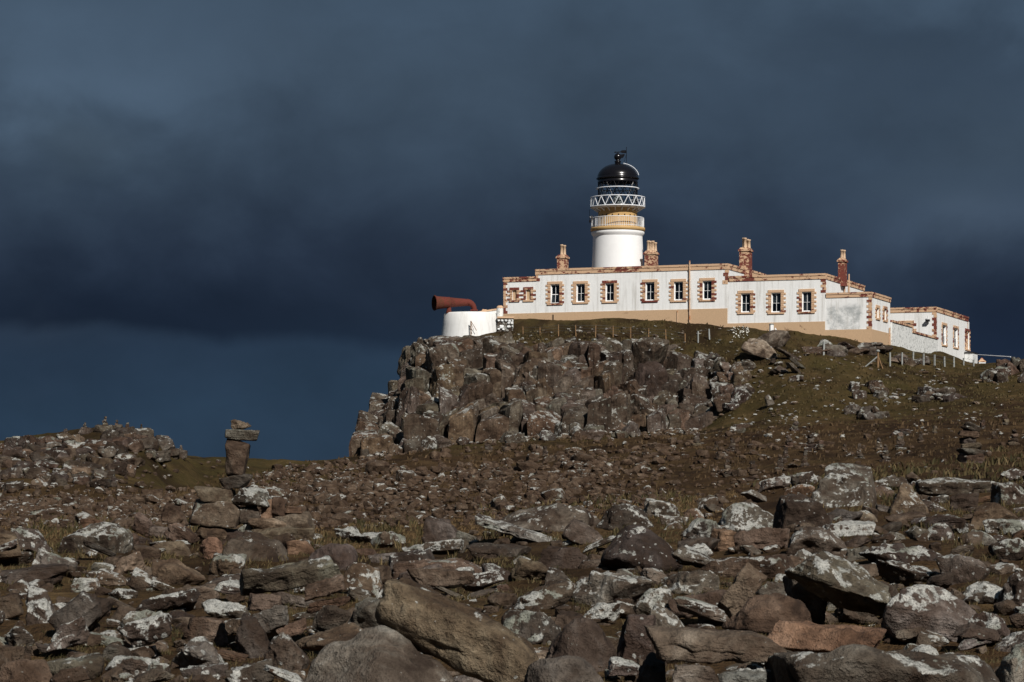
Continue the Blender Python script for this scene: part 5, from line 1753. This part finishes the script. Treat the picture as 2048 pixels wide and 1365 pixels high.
rubble('turf_stones', 'pale stones in the turf between fence and cliff edge', A5, M_RUB).color = (1.4, 1.3, 1.2, 0.9)
A6 = scatter(300, (-40, 520, lambda p: (ip(p, [-40, 340, 520], [905, 915, 935]), 1000)), (5, 15), rng, density=lambda px, py: 0.5 if px < 300 else 0.10)
rubble('knoll_stones', 'lichened stones scattered around the rocky knoll', A6, M_RUB).color = (1.0, 0.92, 0.85, 0.45)


# ------------------------------------------------------------------ outcrops: bedrock showing through the turf
CRAGS = []
for k in range(14):
    V, F = rock_verts(7000 + k * 17, ['block', 'angular', 'wedge', 'block'][k % 4], 4)
    me = np_mesh('rock', V, F, True)
    me.materials.append(M_CRAG)
    CRAGS.append(me)


CLIFFCRAG = []
for k in range(10):
    V, F = rock_verts(7700 + k * 19, ['block', 'wedge', 'angular', 'block', 'wedge'][k % 5], 4, (1, 1, 1.3))
    me = np_mesh('rock', V, F, False)
    me.materials.append(M_CLIFF)
    CLIFFCRAG.append(me)


def outcrop(name, label, cat, pieces, rng, tonep=('mid', 'grey', 'brown', 'dark'), lichen=0.58):
    """pieces: (px, base row, w, h, roll) """
    e = None
    for (px, py, w, h, roll) in pieces:
        Y = eye_dist(px, py)
        if Y is None: continue
        s = Y / FPX
        x = (px - CX) / FPX * Y
        z = gz(x, Y)
        if e is None:
            e = empty(name, (x, Y, z)); tag(e, label, cat)
        W_, H_ = w * s, h * s
        o = rock_obj('rock', (W_, W_ * rng.uniform(0.7, 1.1), H_ * 1.5), (x, Y + W_ * 0.25, z + H_ * 0.25), (rng.normal() * 0.12, R(roll) + rng.normal() * 0.08, rng.uniform(0, 6.28)),
                     tone=str(rng.choice(tonep)), lich=float(np.clip(rng.normal(lichen, 0.18), 0.1, 1.1)), seed=int(rng.integers(10 ** 6)), me=CRAGS[rng.integers(0, 14)], parent=e)
    return e


orng = np.random.default_rng(21)
# rocky knoll on the left skyline
pcs = []
for k in range(170):
    px = orng.uniform(-60, 340)
    top_ = ip(px, [-60, 0, 100, 150, 210, 290, 330, 345], [911, 903, 888, 874, 870, 874, 896, 914])
    bot_ = ip(px, [-60, 0, 150, 230, 270, 345], [985, 985, 985, 975, 935, 915])
    py = orng.uniform(top_, bot_)
    w = orng.uniform(20, 52)
    pcs.append((px, py, w, w * orng.uniform(0.35, 0.55), orng.normal() * 8))
outcrop('rocky_knoll', 'lichened rocky knoll topped with little cairns on the left skyline', 'outcrop', pcs, orng, ('mid', 'dark', 'brown'), 0.45)


def crag(cx, cy, w, h, n):
    r = []
    for k in range(n):
        a = orng.normal() * 0.3
        r.append((cx + orng.uniform(-0.5, 0.5) * w, cy + orng.uniform(-0.35, 0.5) * h, orng.uniform(0.25, 0.5) * w + 6, orng.uniform(0.35, 0.7) * h + 3, a * 10))
    return r


outcrop('outcrop', 'pale low outcrop with streaked face on the green slope', 'outcrop', crag(1735, 786, 66, 26, 8), orng)
outcrop('outcrop', 'long low outcrop towards the right edge of the green slope', 'outcrop', crag(1878, 796, 88, 22, 9), orng)
outcrop('outcrop', 'pointed pale outcrop in the dark peaty hollow', 'outcrop', crag(1738, 836, 66, 24, 8), orng)
outcrop('outcrop', 'dark crag on the right-hand skyline beyond the fence', 'outcrop', crag(2022, 748, 80, 36, 12), orng)
outcrop('outcrop', 'bedrock outcrop below the mould-stained house wall', 'outcrop', crag(1690, 706, 130, 22, 12), orng)
outcrop('outcrop', 'rock ledges behind the concrete post fence', 'outcrop', crag(1815, 722, 80, 16, 8), orng)
outcrop('outcrop', 'flat whitish outcrop at the foot of the green slope', 'outcrop', crag(1468, 860, 46, 14, 4), orng)
outcrop('outcrop', 'small outcrop low on the moor before the stacked cairn', 'outcrop', crag(1815, 868, 50, 12, 4), orng)
# ledges right of the cliff and along its rim
pcs = []
for k in range(75):
    px = orng.uniform(1290, 1500)
    top_ = ip(px, [1290, 1400, 1500], [705, 715, 740]); bot_ = ip(px, [1290, 1400, 1450, 1500], [850, 850, 840, 800])
    py = orng.uniform(top_, bot_)
    w = orng.uniform(18, 58)
    pcs.append((px, py, w, w * orng.uniform(0.35, 0.7), orng.normal() * 8))
outcrop('stepped_outcrop', 'stepped lichened rock ledges between the cliff and the green slope', 'outcrop', pcs, orng)
pcs = []
for k in range(46):
    px = orng.uniform(835, 1330)
    r_ = ip(px, [835, 900, 1000, 1100, 1330], [692, 682, 690, 700, 705])
    w = orng.uniform(14, 44)
    pcs.append((px, r_ + orng.uniform(-4, 26), w, w * orng.uniform(0.35, 0.6), orng.normal() * 10))
outcrop('rim_rocks', 'weathered rocks along the rim of the cliff below the fence', 'outcrop', pcs, orng)
pcs = []
for k in range(34):
    px = orng.uniform(725, 1300)
    r_ = ip(px, [725, 800, 900, 1000, 1300], [908, 900, 885, 880, 866])
    w = orng.uniform(16, 46)
    pcs.append((px, r_ + orng.uniform(-6, 10), w, w * orng.uniform(0.5, 0.8), orng.normal() * 10))
outcrop('fallen_blocks', 'fallen blocks lying along the foot of the cliff', 'outcrop', pcs, orng)


# broken slanting crags standing out of the columns
for k in range(64):
    px = orng.uniform(765, 1400)
    py = orng.uniform(ip(px, [765, 800, 840, 1000, 1400], [845, 795, 720, 715, 740]), ip(px, [765, 900, 1400], [895, 876, 855]))
    Y = eye_dist(px, py)
    if Y is None: continue
    sI = Y / FPX
    w = orng.uniform(24, 70); h = w * orng.uniform(0.7, 1.5)
    x = (px - CX) / FPX * Y
    z = gz(x, Y)
    o = rock_obj('rock', (w * sI, w * sI * orng.uniform(0.8, 1.2), h * sI * 1.3), (x, Y - 0.2, z + 0.9), (orng.normal() * 0.18, orng.normal() * 0.32, orng.uniform(0, 6.28)),
                 tone=str(orng.choice(['mid', 'brown', 'grey', 'dark'])), lich=float(orng.uniform(0.25, 0.75)), seed=int(orng.integers(10 ** 6)), me=CLIFFCRAG[orng.integers(0, len(CLIFFCRAG))], parent=cliff)


# ------------------------------------------------------------------ cairns
def cairn(label, stones, Y, base, group=None, sub=4, rng=None, mat=None):
    """stones: (x0,y0,x1,y1,roll,style,tone,lichen), all standing at distance Y"""
    e = empty('cairn', px3(base[0], base[1], Y))
    tag(e, label, 'cairn', group)
    s = Y / FPX
    for i, (x0, y0, x1, y1, roll, style, tone, lich) in enumerate(stones):
        w, h = (x1 - x0) * s, (y1 - y0) * s
        c = px3((x0 + x1) / 2, (y0 + y1) / 2, Y)
        d = (w + h) / 2 * 0.95 if style != 'slab' and w < 2 * h else w * 0.75
        o = rock_obj('stone', (w, d, h * 1.10), (c[0], c[1] + (0 if rng is None else rng.normal() * 0.05 * w), c[2]), (0, R(roll), R(0 if rng is None else rng.uniform(-30, 30))), style, tone, lich, seed=int(x0 * 7 + y0 * 3), sub=sub, parent=e, mat=mat)
    return e


cairn('tall cairn with upright pillar stone, cross slab and cap stone, left of centre', [
    (461, 841, 502, 862, 4, 'angular', 'tan', 0.05),
    (448, 859, 520, 881, 5, 'cut', 'grey', 0.30),
    (449, 880, 497, 956, 7, 'cut', 'tan', 0.10),
    (436, 950, 508, 978, -3, 'cut', 'dark', 0.25),
    (388, 975, 472, 1006, 2, 'cut', 'tan', 0.15),
    (458, 976, 552, 1014, 3, 'wedge', 'grey', 0.95),
    (376, 1002, 484, 1052, 4, 'cut', 'tan', 0.50),
    (478, 1013, 524, 1048, -6, 'cut', 'grey', 0.45),
    (522, 1000, 548, 1040, 0, 'cut', 'orange', 0.10),
    (544, 996, 572, 1036, 2, 'cut', 'brown', 0.10),
    (566, 1014, 606, 1030, 2, 'cut', 'orange', 0.2),
    (549, 1026, 626, 1058, -3, 'cut', 'tan', 0.20),
    (498, 1036, 584, 1066, 0, 'cut', 'tan', 0.1),
    (503, 1052, 634, 1082, -3, 'cut', 'tan', 0.15),
    (376, 1044, 484, 1092, 5, 'wedge', 'brown', 0.10),
    (476, 1044, 506, 1074, 0, 'round', 'grey', 0.9),
    (440, 1060, 540, 1100, 0, 'cut', 'dark', 0.2),
    (545, 1068, 660, 1108, 2, 'angular', 'grey', 0.8),
], 47.0, (470, 1092), sub=5)
cairn('dark stacked cairn of flat stones standing tall near the right edge', [
    (1922, 845, 1960, 864, 4, 'angular', 'dark', 0.4), (1916, 862, 1958, 876, 3, 'slab', 'brown', 0.15), (1920, 874, 1952, 890, 0, 'slab', 'dark', 0.1), (1922, 886, 1964, 902, -4, 'slab', 'tan', 0.2),
    (1914, 898, 1970, 910, 2, 'slab', 'grey', 0.4), (1916, 906, 1970, 930, 0, 'block', 'brown', 0.4), (1908, 924, 1976, 946, 0, 'block', 'dark', 0.5)], 75.0, (1940, 940))

rng = np.random.default_rng(9)
SMALL = [
    (1591, 862, 24, 'slim little cairn on the edge of the brown shelf below the green hill'), (1577, 895, 26, None), (1621, 906, 38, 'broad little cairn, widest of those on the brown heather'),
    (1643, 900, 18, None), (1719, 918, 32, None), (1758, 899, 22, None), (1801, 900, 34, None), (1842, 884, 20, None), (1571, 918, 24, None), (1610, 935, 30, None), (1771, 925, 36, None),
    (1464, 905, 30, None), (1394, 892, 24, None), (1432, 900, 16, None), (1966, 856, 16, None), (2010, 850, 22, None), (2029, 890, 28, 'small cairn right of the dark stacked cairn'), (1988, 878, 16, None),
    (1505, 962, 42, 'cairn of flat grey slabs at the border of rocks and heather'), (1455, 955, 36, None), (1560, 940, 30, None), (1690, 905, 16, None), (1870, 868, 14, None),
    (975, 905, 26, 'rough cairn pile on the turf below the cliff'), (1090, 912, 20, None), (580, 938, 14, None),
    (210, 864, 30, 'tallest of the little cairns on top of the knoll'), (170, 868, 20, 'leftmost of the cairns close to the knoll summit'), (234, 864, 18, 'cairn just right of the tallest one on the knoll'),
    (255, 868, 20, 'middle cairn on the right half of the knoll top'), (283, 872, 20, 'cairn at the right shoulder of the knoll top'), (131, 880, 18, 'small cairn on the left shoulder of the knoll'), (362, 915, 20, 'small cairn at the foot of the knoll by the skyline'),
]
_moor = sorted([r for r in SMALL if r[3] is None])
_ord = ['leftmost', 'second', 'third', 'fourth', 'fifth', 'sixth', 'seventh', 'eighth', 'ninth', 'tenth', 'eleventh', 'twelfth', 'thirteenth', 'fourteenth', 'fifteenth', 'sixteenth', 'seventeenth', 'eighteenth', 'nineteenth', 'twentieth', 'twenty-first', 'twenty-second']
for (px, py, h, lab) in SMALL:
    Y = eye_dist(px, py) or 120.0
    n = 3 if h < 20 else (4 if h < 30 else 6)
    st_ = []
    y = py + 2
    w = h * rng.uniform(0.62, 0.85)
    if px < 400:
        st_.append((px - w, py - 14, px + w, py + 4, 0, 'block', 'mid', 0.4))
        y -= 8
        h *= 0.72
        w *= 0.8
    for i in range(n):
        hh = (h + 4) / n * rng.uniform(0.85, 1.15)
        dxo = rng.normal() * w * 0.06
        st_.append((px - w / 2 + dxo, y - hh, px + w / 2 + dxo, y + 0.5, rng.normal() * 5, str(rng.choice(['slab', 'block', 'angular'])), str(rng.choice(['brown', 'mid', 'grey', 'dark', 'tan'])), rng.uniform(0.1, 0.7)))
        y -= hh * 0.92
        w *= rng.uniform(0.70, 0.92)
    if lab is None:
        i = _moor.index((px, py, h, None))
        a_ = min(((abs(px - r[0]) + abs(py - r[1]), r) for r in LANDMARK))[1]
        lab2 = f"{'stout' if h > 29 else ('slim' if h > 21 else 'tiny')} stacked cairn on the brown moor, {_ord[i]} of the unnamed moor cairns from left".replace('unnamed ', 'small ').replace('leftmost of the small moor cairns from left', 'leftmost of the small moor cairns')
    cairn(lab or lab2, st_, Y, (px, py), 'little cairns on the moor' if lab is None else ('knoll cairns' if px < 400 else 'little cairns on the moor'), sub=3, rng=rng)

# white-flowered clump by the tumbled boulders
A7 = scatter(70, (1466, 1502, lambda p: (654, 678)), (1.1, 2.3), rng, (0.6, 0.9), sink=-0.3)
M_FLOWER = plain('white_petals', (0.75, 0.74, 0.66), 0.8, var=0.1)
rubble('flower_clump', 'patch of white flowers in the turf left of the tumbled boulders', A7, M_FLOWER)

# ------------------------------------------------------------------ grass between the boulders
def grass(name, label, n_tuft, region, hpx, cols, seed, blades=11, density=None):
    rng = np.random.default_rng(seed)
    X, Yv, S = [], [], []
    tries = 0
    while len(X) < n_tuft and tries < n_tuft * 5:
        tries += 1
        px = rng.uniform(region[0], region[1]); py = rng.uniform(*region[2](px))
        if density is not None and rng.random() > density(px, py): continue
        Y = eye_dist(px, py)
        if Y is None or Y > 232: continue
        Y *= rng.uniform(0.985, 1.015)
        X.append((px - CX) / FPX * Y); Yv.append(Y); S.append(min(rng.uniform(*hpx) * Y / FPX, 0.30))
    X, Yv, S = map(np.array, (X, Yv, S))
    Z = hgt(X, Yv)
    nb = len(X) * blades
    bx = np.repeat(X, blades) + rng.normal(size=nb) * np.repeat(S, blades) * 0.45
    by = np.repeat(Yv, blades) + rng.normal(size=nb) * np.repeat(S, blades) * 0.45
    bz = np.repeat(Z, blades) - 0.02
    hb = np.repeat(S, blades) * rng.uniform(0.45, 1.1, nb)
    wb = np.maximum(hb * 0.035, 0.0035) * np.clip(by / 22, 1, 7)
    a = rng.uniform(0, 2 * np.pi, nb)
    lean = rng.uniform(0.15, 0.9, nb) * hb
    la = rng.uniform(0, 2 * np.pi, nb)
    dxw, dyw = np.cos(a) * wb, np.sin(a) * wb
    lx, ly = np.cos(la) * lean + 0.15 * hb, np.sin(la) * lean
    V = np.stack([np.stack([bx - dxw, by - dyw, bz], -1), np.stack([bx + dxw, by + dyw, bz], -1),
                  np.stack([bx + 0.35 * lx + dxw * 0.7, by + 0.35 * ly + dyw * 0.7, bz + 0.6 * hb], -1), np.stack([bx + 0.35 * lx - dxw * 0.7, by + 0.35 * ly - dyw * 0.7, bz + 0.6 * hb], -1),
                  np.stack([bx + lx, by + ly, bz + hb * 0.92], -1)], 1).reshape(-1, 3)
    i = np.arange(nb)[:, None] * 5
    F = np.vstack([i + np.array([0, 1, 2]), i + np.array([0, 2, 3]), i + np.array([3, 2, 4])])
    m, t, b = new_mat(name + '_blades')
    geo = t.node('ShaderNodeNewGeometry')
    patch = t.noise(geo.outputs['Position'], 0.9, 3, 0.6)
    mixv = t.math('ADD', t.math('MULTIPLY', geo.outputs['Random Per Island'], 0.55), t.math('MULTIPLY', patch, 0.9))
    t.put(b.inputs['Base Color'], t.ramp(mixv, [(0.3, cols[0]), (0.65, cols[1]), (0.95, cols[2])]))
    b.inputs['Roughness'].default_value = 0.8
    o = link(name, np_mesh(name, V, F, False), m)
    tag(o, label, None, None, 'stuff')
    return o


grass('grass', 'short green and straw grass between the near boulders', 5200, (-40, 2090, lambda p: (ip(p, [0, 800, 1100, 1500, 2048], [1040, 1045, 1015, 975, 900]), 1392)), (7, 22),
      [(0.020, 0.020, 0.006), (0.046, 0.038, 0.013), (0.12, 0.085, 0.038)], 5, density=lambda px, py: float(vnoise(np.array([px / 130.0, py / 50.0, 2.0]), 35) > -0.30))
grass('straw_grass', 'tawny dry grass along the hollow behind the boulder field', 3200, (-40, 1480, lambda p: (ip(p, [0, 700, 1000, 1480], [1030, 1040, 1028, 985]), ip(p, [0, 700, 1000, 1480], [1085, 1098, 1070, 1040]))), (4, 9),
      [(0.05, 0.030, 0.013), (0.095, 0.058, 0.025), (0.16, 0.105, 0.048)], 6, blades=10)
grass('heather', 'brown heather and sedge tufts on the moor', 4500, (-40, 2100, lambda p: (ip(p, [0, 340, 550, 800, 1350, 2048], [990, 985, 935, 905, 860, 840]), ip(p, [0, 800, 1350, 2048], [1045, 1045, 1010, 935]))), (4, 10),
      [(0.030, 0.017, 0.008), (0.060, 0.036, 0.016), (0.095, 0.060, 0.028)], 8, blades=5)

grass('hill_grass', 'short wind-bent turf tussocks on the lighthouse hill', 3000, (1000, 2100, lambda p: (ip(p, [1000, 1200, 1450, 1660, 1780, 1900, 2048], [662, 645, 655, 672, 700, 722, 728]), ip(p, [1000, 1300, 1420, 2048], [692, 702, 860, 850]))), (3, 7),
      [(0.026, 0.020, 0.007), (0.055, 0.041, 0.014), (0.085, 0.060, 0.024)], 12, blades=5)
# boulders that would read alike are told apart by their place
for lab, objs in _used_labels.items():
    if len(objs) > 1:
        objs.sort(key=lambda o: o.location.x / o.location.y)
        words = ['left one', 'right one'] if len(objs) == 2 else ['leftmost one'] + [f'{_ord[i]} one from left' for i in range(1, len(objs) - 1)] + ['rightmost one']
        for o, wd in zip(objs, words):
            o['label'] = f'{lab}, {wd}'
